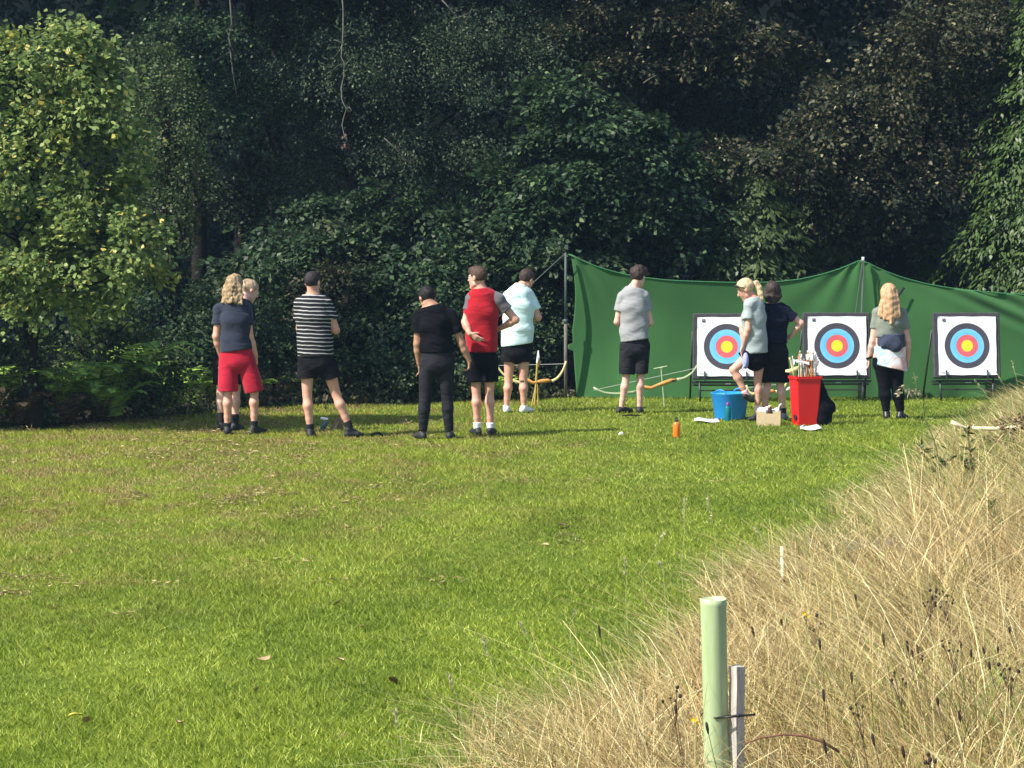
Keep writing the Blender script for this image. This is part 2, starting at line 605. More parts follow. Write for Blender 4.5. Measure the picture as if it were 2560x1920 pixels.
def person(label, crop, footy, J, st):
    """J: joints as (x, y, depth offset) in the coordinates of the crop"""
    x0, y0, k = crop
    Yd = depth_at(footy)
    def W(j):
        return px(x0 + j[0] / k, y0 + j[1] / k, Yd + (j[2] if len(j) > 2 else 0))
    cx = (J['al'][0] + J['ar'][0]) / 2 if 'al' in J else 0
    root = W((cx, 0, 0)); root.z = 0
    P = {n: V3(W(j) - root) for n, j in J.items()}
    rt = thing('person', label, 'person', root)
    H = st.get('H', 1.75); q = H / 1.75
    fem = st.get('fem', 0)
    seed = st.get('seed', 1)
    allp = np.array(list(P.values()))
    lo = allp.min(0) - .27; hi = allp.max(0) + .27
    lo[2] = -.02
    h = .0085
    hu = unit(P['hr'] - P['hl']); su = unit(P['sr'] - P['sl'])
    pel = (P['hl'] + P['hr']) / 2
    nk = P['nk']
    shw = np.linalg.norm(P['sr'] - P['sl']) / 2
    tw = st.get('tw', (.165 * q, .148 * q, .172 * q))
    td = st.get('td', (.112 * q, .102 * q, .118 * q))
    bend = V3(st.get('bend', (0, 0, 0)))
    s1 = pel + (nk - pel) * .32 + bend * .7
    s2 = pel + (nk - pel) * .68 + bend
    s3 = pel + (nk - pel) * .90 + bend * .35
    mu = unit(hu + su)
    torso = [slab(pel, s1, hu, tw[0], td[0], tw[1], td[1]),
             slab(s1, s2, mu, tw[1], td[1], tw[2], td[2]),
             slab(s2, s3, su, tw[2], td[2], tw[2] * .80, td[2] * .78)]
    traps = [cone(nk + V3((0, 0, .01)), P['sl'], .052 * q, .052 * q), cone(nk + V3((0, 0, .01)), P['sr'], .052 * q, .052 * q)]
    ar = st.get('arm', 1.0) * q * .96
    arms = {'l': (cone(P['sl'], P['el'], .052 * ar, .040 * ar), P['sl'], P['el'], P['wl']),
            'r': (cone(P['sr'], P['er'], .052 * ar, .040 * ar), P['sr'], P['er'], P['wr'])}
    lg = st.get('leg', 1.0) * q * .95
    hf, hup = st['face'], st.get('headup', (0, 0, 1))
    R = frame(hf, hup)
    hc = P['hd']
    hs = st.get('hs', 1.0)
    def hp(a, b, c): return hc + (R[0] * a + R[1] * b + R[2] * c) * hs
    # body
    B = Field(lo, hi, h)
    for t in torso: B.add(t, .03)
    for t in traps: B.add(t, .035)
    B.add(slab(pel - V3((0, 0, .03)), pel + V3((0, 0, .05)), hu, tw[0] * .98, td[0] * 1.02, tw[0] * .97, td[0]), .03)
    B.add(cone(nk - (hp(0, -.02, -.05) - nk) * .2, hp(0, -.018, -.05), .056 * q, .052 * q), .03)
    for s in 'lr':
        a = arms[s]
        B.add(a[0], .03)
        w = a[3]; e = a[2]
        dd = unit(w - e)
        B.add(cone(e, e + (w - e) * .35, .040 * ar, .043 * ar), .02)
        B.add(cone(e + (w - e) * .35, w, .043 * ar, .0265 * ar), .015)
        hd = st.get('hand' + s)
        if hd is not None:
            hdir = V3(hd[0]) if hd[0] is not None else dd
            hand(B, w, hdir, hd[1], hd[2], .178 * q)
        hip, kn, an = P['h' + s], P['k' + s], P['a' + s]
        B.add(cone(hip, kn, .084 * lg, .050 * lg), .02)
        cd = unit(an - kn)
        back = unit(V3(st.get('back' + s, (0, -1, 0))))
        B.add(cone(kn, kn + (an - kn) * .32 + back * .012, .046 * lg, .053 * lg), .016)
        B.add(cone(kn + (an - kn) * .32 + back * .012, kn + (an - kn) * .75, .053 * lg, .037 * lg), .02)
        B.add(cone(kn + (an - kn) * .75, an, .037 * lg, .034 * lg), .02)
    # head
    B.add(ell(hp(0, -.012, .030), V3((.076, .094, .088)) * hs, R), .02)
    B.add(ell(hp(0, .030, -.028), V3((.060, .064, .082)) * hs, R), .02)
    B.add(cone(hp(-.045, .005, -.065), hp(0, .068, -.098), .024 * hs), .018)
    B.add(cone(hp(.045, .005, -.065), hp(0, .068, -.098), .024 * hs), .018)
    B.add(cone(hp(0, .086, .012), hp(0, .108, -.022), .008 * hs, .014 * hs), .008)
    B.add(cone(hp(-.03, .080, .024), hp(.03, .080, .024), .012 * hs), .008)
    B.add(cone(hp(-.018, .088, -.055), hp(.018, .088, -.055), .008 * hs), .005)
    B.add(cone(hp(-.016, .086, -.066), hp(.016, .086, -.066), .008 * hs), .004)
    for sgn in (-1, 1):
        B.add(ell(hp(sgn * .080, -.008, -.004), V3((.013, .021, .033)) * hs, R), .006)
    link('body', B.mesh('person_body'), st['skin'], rt)
    for sgn in (-1, 1):
        e = MB(); e.lathe((0, 0, 0), [(.001, -.011), (.008, -.008), (.0115, 0), (.008, .008), (.001, .011)], 10)
        o = e.build('eye', EYE, rt, True); o.location = hp(sgn * .030, .080, .004)
    # shirt
    g = st.get('loose', .018)
    S = Field(lo, hi, h)
    sw = st.get('sw', 1.0)
    for t in torso: S.add(t, .03, g)
    hem = W(J['hem']) - root
    hemn = unit(st.get('hemn', (0, 0, -1)))
    hm = V3(hem)
    low = pel.copy(); low[2] = min(pel[2], hm[2])
    low = low - V3((0, 0, .03))
    hw = st.get('hemw', tw[0] + g + .006)
    S.add(slab(low, s1, hu, hw, td[0] + g + .012, tw[1] + g, td[1] + g), .03)
    for t in traps: S.add(t, .035, g * .6)
    sleeves = {}
    for s in 'lr':
        a, e = P['s' + s], P['e' + s]
        f = st.get('sleeve', .58)
        c = a + (e - a) * f
        prim = cone(a, c + (e - a) * .15, .059 * ar, .058 * ar + g * .5)
        if st.get('raglan'):
            G = Field(lo, hi, h)
            G.add(cone(a + (nk - a) * .50, a + (nk - a) * .05, .052 * ar, .064 * ar), 0, g * .6 + .004)
            G.add(prim, .02, g * .35)
            G.cut(plane(c, e - a), (np.minimum(a, e) - .2, np.maximum(a, e) + .2))
            G.disp(wrinkle(seed + 3, .004))
            sleeves[s] = G
        if st.get('raglan'): continue
        S2 = Field(lo, hi, h)
        S2.add(prim, 0, g * .25)
        S2.cut(plane(c, e - a))
        hh = np.clip(.5 + .5 * (S.F - S2.F) / .016, 0, 1)
        S.F = S.F + (S2.F - S.F) * hh - .016 * hh * (1 - hh)
    S.disp(wrinkle(seed, st.get('wr', .006)))
    S.cut(plane(hm, hemn))
    neckdir = unit(unit(hp(0, -.02, -.05) - nk) + V3((0, 0, 1.3)))
    ncut = nk + neckdir * st.get('collar', .030)
    S.cut(plane(ncut, neckdir), (nk - .12, nk + .16))
    link('shirt', S.mesh('shirt'), st['shirt'], rt)
    if st.get('raglan'):
        for s in 'lr':
            link('sleeve', sleeves[s].mesh('sleeve'), st['raglan'], rt)
    # shorts or trousers
    T = Field(lo, hi, h)
    tg = st.get('sg', .02)
    T.add(slab(pel - V3((0, 0, .04)), pel + (s1 - pel) * .9, hu, tw[0] + tg, td[0] + tg, tw[1] + tg * .35, td[1] + tg * .35), .02)
    for s in 'lr':
        hip, kn, an = P['h' + s], P['k' + s], P['a' + s]
        f = st['sf' + s] if ('sf' + s) in st else st['sf']
        if f <= 1.0:
            c = hip + (kn - hip) * f
            G = Field(lo, hi, h)
            G.add(cone(hip, c + (kn - hip) * .12, .096 * lg, (.088 + (.056 - .088) * f) * lg + st.get('flare', .028)), 0, tg * .35)
            G.cut(plane(c, kn - hip))
        else:
            G = Field(lo, hi, h)
            G.add(cone(hip, kn, .096 * lg, .062 * lg), 0, tg * .5)
            G.add(cone(kn, kn + (an - kn) * .35 + V3((0, -.008, 0)), .060 * lg, .062 * lg), .012, tg * .5)
            G.add(cone(kn + (an - kn) * .35 + V3((0, -.008, 0)), an, .062 * lg, st.get('cuff', .042) * lg), .015, tg * .4)
            G.cut(plane(an + (kn - an) * (0.04), an - kn))
        hh = np.clip(.5 + .5 * (T.F - G.F) / .010, 0, 1)
        T.F = T.F + (G.F - T.F) * hh - .010 * hh * (1 - hh)
    T.disp(wrinkle(seed + 7, st.get('twr', .005), 12, 9, 1.4))
    T.cut(plane(pel + (s1 - pel) * .95, s1 - pel))
    link(st.get('lowname', 'shorts'), T.mesh('shorts'), st['low'], rt)
    # socks and shoes
    for s in 'lr':
        an, kn, toe = P['a' + s], P['k' + s], P['t' + s]
        up = unit(kn - an)
        if st.get('sock') is not None:
            G = Field(np.minimum(an, toe) - .14, np.maximum(an, toe) + np.array((.14, .14, .3)), .0075)
            so = st.get('sockh', .11)
            G.add(cone(an - up * .03, an + up * so, .040 * lg, .047 * lg), .01)
            G.cut(plane(an + up * so, up))
            link('sock', G.mesh('sock'), st['sock'], rt)
        fd = toe - an; 
        heel = an - up * .055 * q - unit((fd[0], fd[1], fd[2] * .2)) * .035
        tip = toe
        if not st.get('raise' + s):
            heel[2] = .034; tip = toe.copy(); tip[2] = .028
        ball = heel + (tip - heel) * .68
        fdir = unit(tip - heel)
        side = unit(np.cross(fdir, up))
        G = Field(np.minimum(heel, tip) - .13, np.maximum(heel, tip) + .17, .0075)
        G.add(slab(heel, ball, side, .034 * q, .034 * q, .043 * q, .030 * q), .01)
        G.add(slab(ball, tip, side, .043 * q, .030 * q, .034 * q, .022 * q), .015)
        G.add(cone(heel + (an - heel) * .5 + fdir * .01, ball + up * .012, .040 * q, .026 * q), .02)
        if st.get('boot'):
            G.add(cone(heel, an + up * .0 + up * .0, .040 * q, .043 * q), .02)
        if not st.get('raise' + s):
            G.cut(plane((0, 0, .004), (0, 0, -1)))
        link('boot' if st.get('boot') else 'shoe', G.mesh('shoe'), st['shoe'], rt)
    # hair
    style, hm_ = st['hair']
    ex = st.get('hairx', .012)
    e = hc
    G = Field(e - .30 if style in ('long', 'wavy', 'pony') else e - .17, e + .22, .0065)
    if style in ('long', 'wavy', 'pony', 'bob'):
        G = Field(e - np.array((.22, .22, .42)), e + .2, .0075)
    G.add(ell(hp(0, -.015, .034), (V3((.076, .094, .088)) + ex) * hs, R), .01)
    if style == 'quiff':
        G.add(ell(hp(0, .045, .085), V3((.06, .055, .042)) * hs, R), .03)
    if style == 'mop':
        for (a, b, c, rr) in ((.05, .02, .09, .035), (-.05, .0, .09, .035), (.0, .075, .07, .035), (.03, -.05, .09, .04), (-.04, -.07, .06, .04), (.06, .07, .05, .03), (-.04, .07, .06, .032)):
            G.add(cone(hp(a, b, c), hp(a * 1.1, b * 1.05, c * .95), rr * hs), .015)
    # hairline: face and nape stay bare
    f3, r3 = R[1], R[2]
    c0 = V3(hc)
    nape = st.get('nape', -.058)
    def hairline(x, y, z):
        a = ((x - c0[0]) * f3[0] + (y - c0[1]) * f3[1] + (z - c0[2]) * f3[2]) / hs
        b = ((x - c0[0]) * r3[0] + (y - c0[1]) * r3[1] + (z - c0[2]) * r3[2]) / hs
        line = nape + np.clip((a + .045) / .055, 0, 1) * (-.004 - nape) * .9 + np.clip((a - .015) / .04, 0, 1) * .055
        return line - b
    G.cut(hairline)
    rs = random.Random(seed)
    if style == 'wavy':
        for i in range(26):
            t = -1 + 2 * i / 25
            a0 = t * .078
            pts = [hp(a0, -.05 - .05 * (1 - abs(t)), .03)]
            for j in range(1, 6):
                pts.append(hp(a0 * (1.05 + .08 * j) + .012 * math.sin(i * 2.1 + j * 1.7), -.06 - .055 * (1 - abs(t)) + .012 * math.cos(i * 1.3 + j * 2.1), .03 - .045 * j * (1 - .12 * rs.random())))
            for p, p2 in zip(pts[:-1], pts[1:]):
                G.add(cone(p, p2, .0165, .0145), .008)
    if style == 'long':
        L = st.get('hairlen', .32)
        for i in range(24):
            t = -1 + 2 * i / 23
            ln = L * (1 - .22 * abs(t)) * (.88 + .16 * rs.random())
            pts = [hp(t * .082, -.055 - .045 * (1 - abs(t)), .03)]
            for j in range(1, 6):
                u = j / 5
                p = hp(t * (.078 + .045 * u) + .006 * math.sin(i + 4 * u), -.070 - .045 * (1 - abs(t)), .03)
                p = p + V3((.008 * math.sin(i * 1.9 + j * 1.1), -.035 * u, -ln * u))
                pts.append(p)
            for j, (p, p2) in enumerate(zip(pts[:-1], pts[1:])):
                G.add(cone(p, p2, .021 - .001 * j, .020 - .0018 * j), .016)
    if style == 'pony':
        a = hp(0, -.105, .045)
        pts = [a, hp(0, -.14, .055), hp(0, -.16, .01), hp(0, -.165, -.05) , hp(.0, -.165, -.11), hp(0, -.175, -.16)]
        if st.get('ponypts'): pts = [V3(W(p) - root) for p in st['ponypts']]
        rr = [.020, .030, .036, .034, .026, .010]
        for i in range(5): G.add(cone(pts[i], pts[i + 1], rr[i], rr[i + 1]), .012)
    if style == 'bob':
        for i in range(16):
            t = -1 + 2 * i / 15
            p = hp(t * .080, -.045 - .05 * (1 - abs(t)), .03)
            p2 = hp(t * .086, -.055 - .045 * (1 - abs(t)), -.05)
            p3 = hp(t * .07 + rs.uniform(-.01, .01), -.058 - .03 * (1 - abs(t)), -.095 - rs.uniform(0, .025))
            G.add(cone(p, p2, .020, .020), .01); G.add(cone(p2, p3, .020, .011), .01)
    G.disp(wrinkle(seed + 11, st.get('hw', .004), 55, 40, .5))
    hair = link('hair', G.mesh('hair'), hm_, rt)
    return rt, P, W, root, hp, R

C1 = (500, 640, 3.455)
C2 = (980, 640, 3.457)
C3 = (1380, 600, 3.19)
C4 = (1700, 660, 3.6075)
C5 = (2080, 640, 3.456)

NAVY = cloth('navy_jersey', (.022, .027, .045))
CRIMSON = cloth('crimson_cotton', (.36, .010, .028), .2)
BLACKC = mat('black_cotton', (.006, .006, .008), .95, .3, 9, bump=.25, bscale=120, spec=.06, fold=.7)
BLACKS = mat('black_shorts_cloth', (.009, .009, .011), .95, .25, 9, bump=.25, bscale=120, spec=.08, fold=.7)
CHARC = mat('charcoal_cloth', (.017, .017, .021), .95, .25, 9, bump=.3, bscale=120, spec=.1, fold=.7)
STRIPED = striped_cloth()
REDJ = cloth('red_jersey', (.33, .008, .016), .18)
GREYSLEEVE = cloth('grey_jersey', (.11, .105, .115), .15)
MINT = cloth('mint_jersey', (.55, .72, .69), .04)
LTGREY = cloth('light_grey_jersey', (.26, .265, .27), .10)
SAGE = cloth('sage_grey_jersey', (.28, .325, .32), .05)
DKNAVY = mat('dark_navy_cotton', (.008, .010, .022), .95, .2, 9, bump=.25, bscale=120, spec=.08, fold=.7)
OLIVE = cloth('olive_grey_jersey', (.17, .19, .155), .12)
NAVYJ = cloth('navy_jacket_cloth', (.030, .037, .065), .2)

# 1 pale person hidden behind the wavy haired man
person('pale person bowing a fair short-haired head, half hidden behind the wavy-haired one', C1, 1077,
       dict(hd=(428, 300, .15), nk=(365, 400, .05), sl=(245, 450, 0), sr=(415, 455, .05), el=(235, 640, .1), er=(420, 640, .15),
            wl=(270, 760, .3), wr=(370, 770, .32), hl=(195, 860, 0), hr=(315, 860, 0), kl=(180, 1170, .02), kr=(312, 1170, 0),
            al=(185, 1430, 0), ar=(302, 1440, 0), tl=(185, 1490, .17), tr=(365, 1510, .08), hem=(300, 850)),
       dict(H=1.72, skin=SK_PALE, face=(.8, .45, -.45), headup=(.3, .2, 1), shirt=BLACKC, low=BLACKS, sf=.80, sock=SOCK_BLACK, sockh=.10, shoe=SHOE_BLACK,
            hair=('short', HAIR_FAIR), hairx=.010, hw=.003, seed=21, tw=(.13, .125, .14), handl=(None, (0, 0, 1), .4), handr=(None, (0, 0, 1), .4)))
# 2 wavy haired man
person('person with wavy dark blond hair, navy t-shirt and long crimson shorts, hands in pockets', C1, 1086,
       dict(hd=(300, 262, .02), nk=(302, 392, 0), sl=(170, 455, 0), sr=(402, 455, 0), el=(140, 695, -.02), er=(432, 700, -.02),
            wl=(178, 862, .06), wr=(482, 862, .02), hl=(245, 880, 0), hr=(395, 880, 0), kl=(242, 1180, -.02), kr=(468, 1180, .02),
            al=(236, 1462, 0), ar=(466, 1448, 0), tl=(245, 1530, .2), tr=(560, 1540, .12), hem=(300, 818)),
       dict(H=1.74, skin=SK_MID, face=(.25, .95, -.12), shirt=NAVY, low=CRIMSON, sf=.97, flare=.050, sg=.026, sock=SOCK_BLACK, sockh=.03, shoe=SHOE_BLACK,
            hemn=(.13, 0, -1), hair=('wavy', HAIR_WAVY), hairx=.016, hw=.006, seed=2, tw=(.16, .15, .158), hemw=.172, leg=1.0, loose=.02,
            handl=(None, (0, 1, .1), .5), handr=((.15, .05, -1), (0, 1, 0), .5)))
# 3 striped t-shirt
person('person with cropped dark hair and black t-shirt with white stripes, arms folded, legs apart', C1, 1094,
       dict(hd=(975, 232, 0), nk=(980, 352, 0), sl=(868, 415, 0), sr=(1092, 415, 0), el=(868, 630, .06), er=(1170, 640, .04),
            wl=(1010, 600, .27), wr=(1010, 570, .25), hl=(925, 895, 0), hr=(1085, 895, 0), kl=(926, 1200, 0), kr=(1178, 1200, .04),
            al=(950, 1478, 0), ar=(1280, 1455, .02), tl=(968, 1560, .2), tr=(1395, 1570, .06), hem=(1000, 865)),
       dict(H=1.80, skin=SK_MID, face=(.45, .9, -.05), shirt=STRIPED, low=BLACKS, sf=.52, flare=.032, sg=.02, sock=SOCK_BLACK, sockh=.035, shoe=SHOE_BLACK,
            hair=('short', HAIR_BUZZ), hairx=.006, hw=.001, nape=-.05, seed=3, tw=(.165, .162, .168), td=(.12, .115, .125), leg=1.02, arm=1.12,
            bend=(-.01, 0, 0), handl=(None, (0, 0, 1), .3), handr=(None, (0, 0, 1), .3), wr=.006, hs=.98))
# 4 all black
person('person all in black with cuffed joggers, head bowed, left arm at side', C2, 1098,
       dict(hd=(303, 368, .05), nk=(355, 450, 0), sl=(232, 505, 0), sr=(510, 505, 0), el=(218, 760, 0), er=(602, 760, 0),
            wl=(232, 925, .05), wr=(668, 905, .03), hl=(315, 900, 0), hr=(465, 900, 0), kl=(285, 1210, 0), kr=(472, 1210, .02),
            al=(262, 1530, 0), ar=(497, 1530, 0), tl=(200, 1580, .12), tr=(520, 1580, .17), hem=(380, 832)),
       dict(H=1.72, skin=SK_TAN, face=(-.42, .75, -.62), headup=(-.25, .5, 1), shirt=BLACKC, low=CHARC, lowname='trousers', sf=2, cuff=.040, sg=.022, shoe=SHOE_BLACK,
            hair=('short', HAIR_BLACK), hairx=.012, hw=.003, seed=4, tw=(.152, .150, .160), hemw=.176, loose=.020, wr=.008, sleeve=.62, leg=.93,
            handl=((.1, .3, -1), (0, 1, 0), .4), handr=((-.05, .1, -1), (0, 1, 0), .75)))
# 5 red raglan
e5 = person('person in red t-shirt with grey sleeves and black shorts, both hands on hips, looking left', C2, 1088,
       dict(hd=(738, 190, 0), nk=(770, 300, 0), sl=(692, 378, 0), sr=(925, 385, 0), el=(632, 572, -.04), er=(1068, 552, .02),
            wl=(672, 672, -.13), wr=(930, 628, .13), hl=(712, 885, 0), hr=(842, 885, 0), kl=(728, 1165, 0), kr=(842, 1165, 0),
            al=(738, 1478, 0), ar=(852, 1480, 0), tl=(690, 1545, .17), tr=(880, 1548, .2), hem=(780, 828)),
       dict(H=1.80, skin=SK_MID, face=(-.85, .5, -.05), shirt=REDJ, raglan=GREYSLEEVE, low=BLACKC, sf=.72, flare=.032, sg=.014, sock=SOCK_WHITE, sockh=.05,
            shoe=SHOE_BLACK, hair=('quiff', HAIR_BROWN), hairx=.008, hw=.002, nape=-.03, seed=5, tw=(.138, .145, .170), td=(.11, .105, .12), sleeve=.5,
            handl=((.75, -.1, -.5), (0, -.3, .9), .15), handr=((-.8, .3, -.35), (0, .3, 1), .3), leg=.98, wr=.004))
# 6 mint polo
e6 = person('person in mint polo shirt and black shorts with white trainers, looking down to the right', C2, 1032,
       dict(hd=(1165, 205, .04), nk=(1108, 278, 0), sl=(1005, 350, 0), sr=(1190, 355, .03), el=(985, 540, .1), er=(1262, 530, .06),
            wl=(1120, 560, .30), wr=(1165, 545, .30), hl=(1018, 800, 0), hr=(1140, 800, 0), kl=(1008, 1070, 0), kr=(1135, 1070, 0),
            al=(990, 1295, 0), ar=(1140, 1295, 0), tl=(1000, 1340, .2), tr=(1210, 1345, .1), hem=(1090, 765)),
       dict(H=1.77, skin=SK_MID, face=(.62, .7, -.5), headup=(.3, .3, 1), shirt=MINT, low=BLACKS, sf=.42, flare=.032, sg=.022, sock=SOCK_WHITE, sockh=.0, shoe=SHOE_WHITE,
            hemn=(.14, 0, -1), hair=('short', HAIR_DKBROWN), hairx=.014, hw=.003, seed=6, tw=(.165, .165, .160), hemw=.18, td=(.125, .125, .125), leg=1.02, arm=1.12,
            loose=.024, wr=.008, collar=.05, sleeve=.6, handl=(None, (0, 0, 1), .5), handr=(None, (0, 0, 1), .5)))
# 7 grey t-shirt
person('person in light grey t-shirt and charcoal shorts standing alone before the green net', C3, 1034,
       dict(hd=(692, 292, .02), nk=(645, 395, 0), sl=(562, 445, 0), sr=(735, 445, 0), el=(518, 655, .0), er=(785, 660, .02),
            wl=(600, 730, .24), wr=(690, 735, .26), hl=(603, 845, 0), hr=(722, 845, 0), kl=(592, 1095, 0), kr=(705, 1085, .02),
            al=(552, 1338, 0), ar=(698, 1335, .02), tl=(630, 1385, .14), tr=(705, 1385, .19), hem=(660, 798)),
       dict(H=1.78, skin=SK_PALE, face=(.55, .75, -.3), shirt=LTGREY, low=CHARC, sf=.90, flare=.032, sg=.024, shoe=SHOE_BLACK,
            hemn=(.14, 0, -1), hair=('mop', HAIR_DKBROWN), hairx=.022, hw=.006, seed=7, tw=(.15, .148, .155), hemw=.172, wr=.0085, loose=.02, leg=.94, arm=.92,
            handl=(None, (0, 0, 1), .5), handr=(None, (0, 0, 1), .5)))
# 8 ponytail
p8 = person('person with blond ponytail and sage grey t-shirt, knee bent, holding a lilac cap', C4, 1054,
       dict(hd=(592, 230, 0), nk=(662, 322, 0), sl=(625, 385, -.10), sr=(715, 385, .14), el=(612, 590, -.14), er=(560, 570, .18),
            wl=(568, 738, -.10), wr=(572, 700, .12), hl=(640, 820, -.05), hr=(715, 830, .07), kl=(478, 955, -.03), kr=(700, 1060, .05),
            al=(590, 1160, -.02), ar=(700, 1300, .05), tl=(655, 1235, .0), tr=(625, 1385, .02), hem=(700, 800)),
       dict(H=1.66, skin=SK_MID, face=(-.85, .15, -.5), headup=(-.5, 0, 1), shirt=SAGE, low=BLACKC, sf=.36, flare=.030, sg=.024, sock=SOCK_PINK, sockh=.03, shoe=SHOE_BLACK,
            hair=('pony', HAIR_PONY), hairx=.010, hw=.002, seed=8, tw=(.125, .118, .135), td=(.115, .105, .11), hemw=.16, loose=.028, wr=.007, raisel=True,
            hemn=(.05, 0, -1), backl=(.9, 0, -.4), backr=(.9, -.3, 0), leg=1.0, arm=.92, sleeve=.55, nape=-.05,
            ponypts=[(655, 175, 0), (690, 172, -.01), (712, 215, -.02), (725, 265, -.03), (740, 310, -.03), (762, 345, -.03)],
            handl=((-.05, 0, -1), (-.6, -.6, 0), .3), handr=(None, (-.3, 0, 1), .3)))
# 9 navy bob
person('person with dark bobbed hair in navy t-shirt and long black shorts, right hand on hip', C4, 1051,
       dict(hd=(835, 258, 0), nk=(838, 372, 0), sl=(735, 425, .02), sr=(955, 425, 0), el=(720, 600, .05), er=(1090, 535, 0),
            wl=(760, 680, .2), wr=(1000, 655, .06), hl=(795, 800, 0), hr=(905, 800, 0), kl=(785, 1085, 0), kr=(905, 1085, 0),
            al=(760, 1325, 0), ar=(928, 1330, 0), tl=(740, 1405, .16), tr=(955, 1410, .14), hem=(870, 715)),
       dict(H=1.66, skin=SK_PALE, face=(.1, 1, -.08), shirt=DKNAVY, low=BLACKS, sf=.94, flare=.040, sg=.03, sock=SOCK_BLACK, sockh=.04, shoe=SHOE_GREY,
            hair=('bob', HAIR_DKBROWN), hairx=.018, hw=.004, seed=9, tw=(.140, .125, .150), loose=.022, wr=.006, leg=1.02,
            handl=(None, (0, 0, 1), .5), handr=((-.8, .3, -.4), (0, .3, 1), .4)))
# 10 strawberry blond
e10 = person('person with long strawberry blond hair, olive grey t-shirt and black leggings beside the last target', C5, 1049,
       dict(hd=(487, 338, 0), nk=(490, 445, 0), sl=(390, 490, 0), sr=(605, 490, 0), el=(350, 735, 0), er=(655, 735, 0),
            wl=(318, 880, .03), wr=(655, 890, .06), hl=(430, 900, 0), hr=(555, 900, 0), kl=(452, 1130, 0), kr=(563, 1130, .01),
            al=(470, 1350, 0), ar=(592, 1350, 0), tl=(472, 1405, .17), tr=(640, 1405, .1), hem=(490, 700)),
       dict(H=1.62, skin=SK_PALE, face=(-.05, 1, -.15), shirt=OLIVE, low=BLACKC, lowname='leggings', sf=2, cuff=.036, sg=.008, twr=.002, shoe=BOOT, boot=True,
            hair=('long', HAIR_STRAW), hairx=.018, hw=.004, hairlen=.36, seed=10, tw=(.185, .150, .160), td=(.125, .11, .12), loose=.014, leg=1.2, arm=1.0,
            handl=((0, .1, -1), (0, 1, 0), .3), handr=((.05, .1, -1), (0, 1, 0), .3)))
# tied jacket and tie-dye hem of 10
rt10, P10, W10, root10 = e10[0], e10[1], e10[2], e10[3]
def w10(x, y, d=0): return V3(W10((x, y, d)) - root10)
G = Field((-.5, -.4, .3), (.5, .4, 1.2), .009)
G.add(slab(w10(500, 800), w10(500, 990), (1, 0, 0), .185, .15, .205, .165), .02)
G.disp(wrinkle(31, .008, 20, 10))
G.cut(plane(w10(500, 965), (-.22, 0, -1)))
G.cut(plane(w10(500, 780), (0, 0, 1)))
link('skirt', G.mesh('skirt'), tiedye(), rt10)
G = Field((-.5, -.4, .5), (.5, .4, 1.3), .009)
G.add(slab(w10(505, 690), w10(505, 750, -.01), (1, 0, 0), .168, .145, .172, .155), .02)
G.add(slab(w10(505, 730, -.10), w10(550, 775, -.13), (1, 0, 0), .145, .075, .085, .065), .03)
G.disp(wrinkle(33, .008, 18, 16))
G.cut(plane(w10(500, 672), (0, 0, 1)))
link('tied_jacket', G.mesh('tied_jacket'), NAVYJ, rt10)
for (a, b) in (((334, 795), (342, 812)), ((316, 872), (322, 888))):
    m = MB(); m.tube([w10(a[0], a[1], .03), w10(b[0], b[1], .03)], .040 if a[1] < 850 else .036, 14); m.build('wristband', BLACKC, rt10, True)

# raised details
def small(root, hpf, pts, r, name, material, flat=1):
    m = MB(); m.tube(pts, r, 6, flat=flat); return m.build(name, material, root, True)
# sunglasses on the ponytail person's head
hp8 = p8[4]
m = MB()
m.tube([hp8(-.086, -.01, .02), hp8(-.088, .05, .075)], .005, 6)
m.tube([hp8(.086, -.01, .02), hp8(.088, .05, .075)], .005, 6)
m.tube([hp8(-.088, .05, .075), hp8(-.045, .075, .092), hp8(0, .078, .096), hp8(.045, .075, .092), hp8(.088, .05, .075)], [.010, .018, .008, .018, .010], 6)
m.build('sunglasses', SHOE_BLACK, p8[0], True)
W8 = lambda x, y, d=0: p8[2]((x, y, d))
# lilac cap held
LILAC = cloth('lilac_cloth', (.26, .29, .52), .1)
cp = thing('cap', 'lilac cap dangling from the hand of the person with the ponytail', 'cap', W8(582, 872, -.16))
G = Field((-.18, -.18, -.18), (.18, .18, .18), .0075)
a = V3((.0, 0, .05)); 
G.add(ell((.012, 0, .0), (.036, .062, .095)), 0)
G.add(slab((-.005, 0, -.06), (-.035, 0, -.115), (0, 1, 0), .055, .008, .035, .007), .01)
G.disp(wrinkle(40, .003, 30, 20))
link('crown', G.mesh('cap'), LILAC, cp)
# strap hanging from the hand of the person in black
STRAPB = mat('black_webbing', (.015, .015, .017), .7, .2, 30)
def c2(x, y, Y): return px(980 + x / 3.457, 640 + y / 3.457, Y)
Yb = depth_at(1098)
m = MB()
o0 = c2(655, 985, Yb + .02)
m.tube([V3(c2(655, 985, Yb + .02) - o0), V3(c2(632, 1040, Yb + .02) - o0), V3(c2(618, 1090, Yb + .02) - o0)], [.013, .008, .004], 6, flat=.4)
o = m.build('strap', STRAPB, None, True); o.location = o0
tag(o, 'short black strap hanging from the fist of the person in black', 'strap')
# knee tattoo and shirt lettering of the person in mint
rt6, W6, root6 = e6[0], e6[2], e6[3]

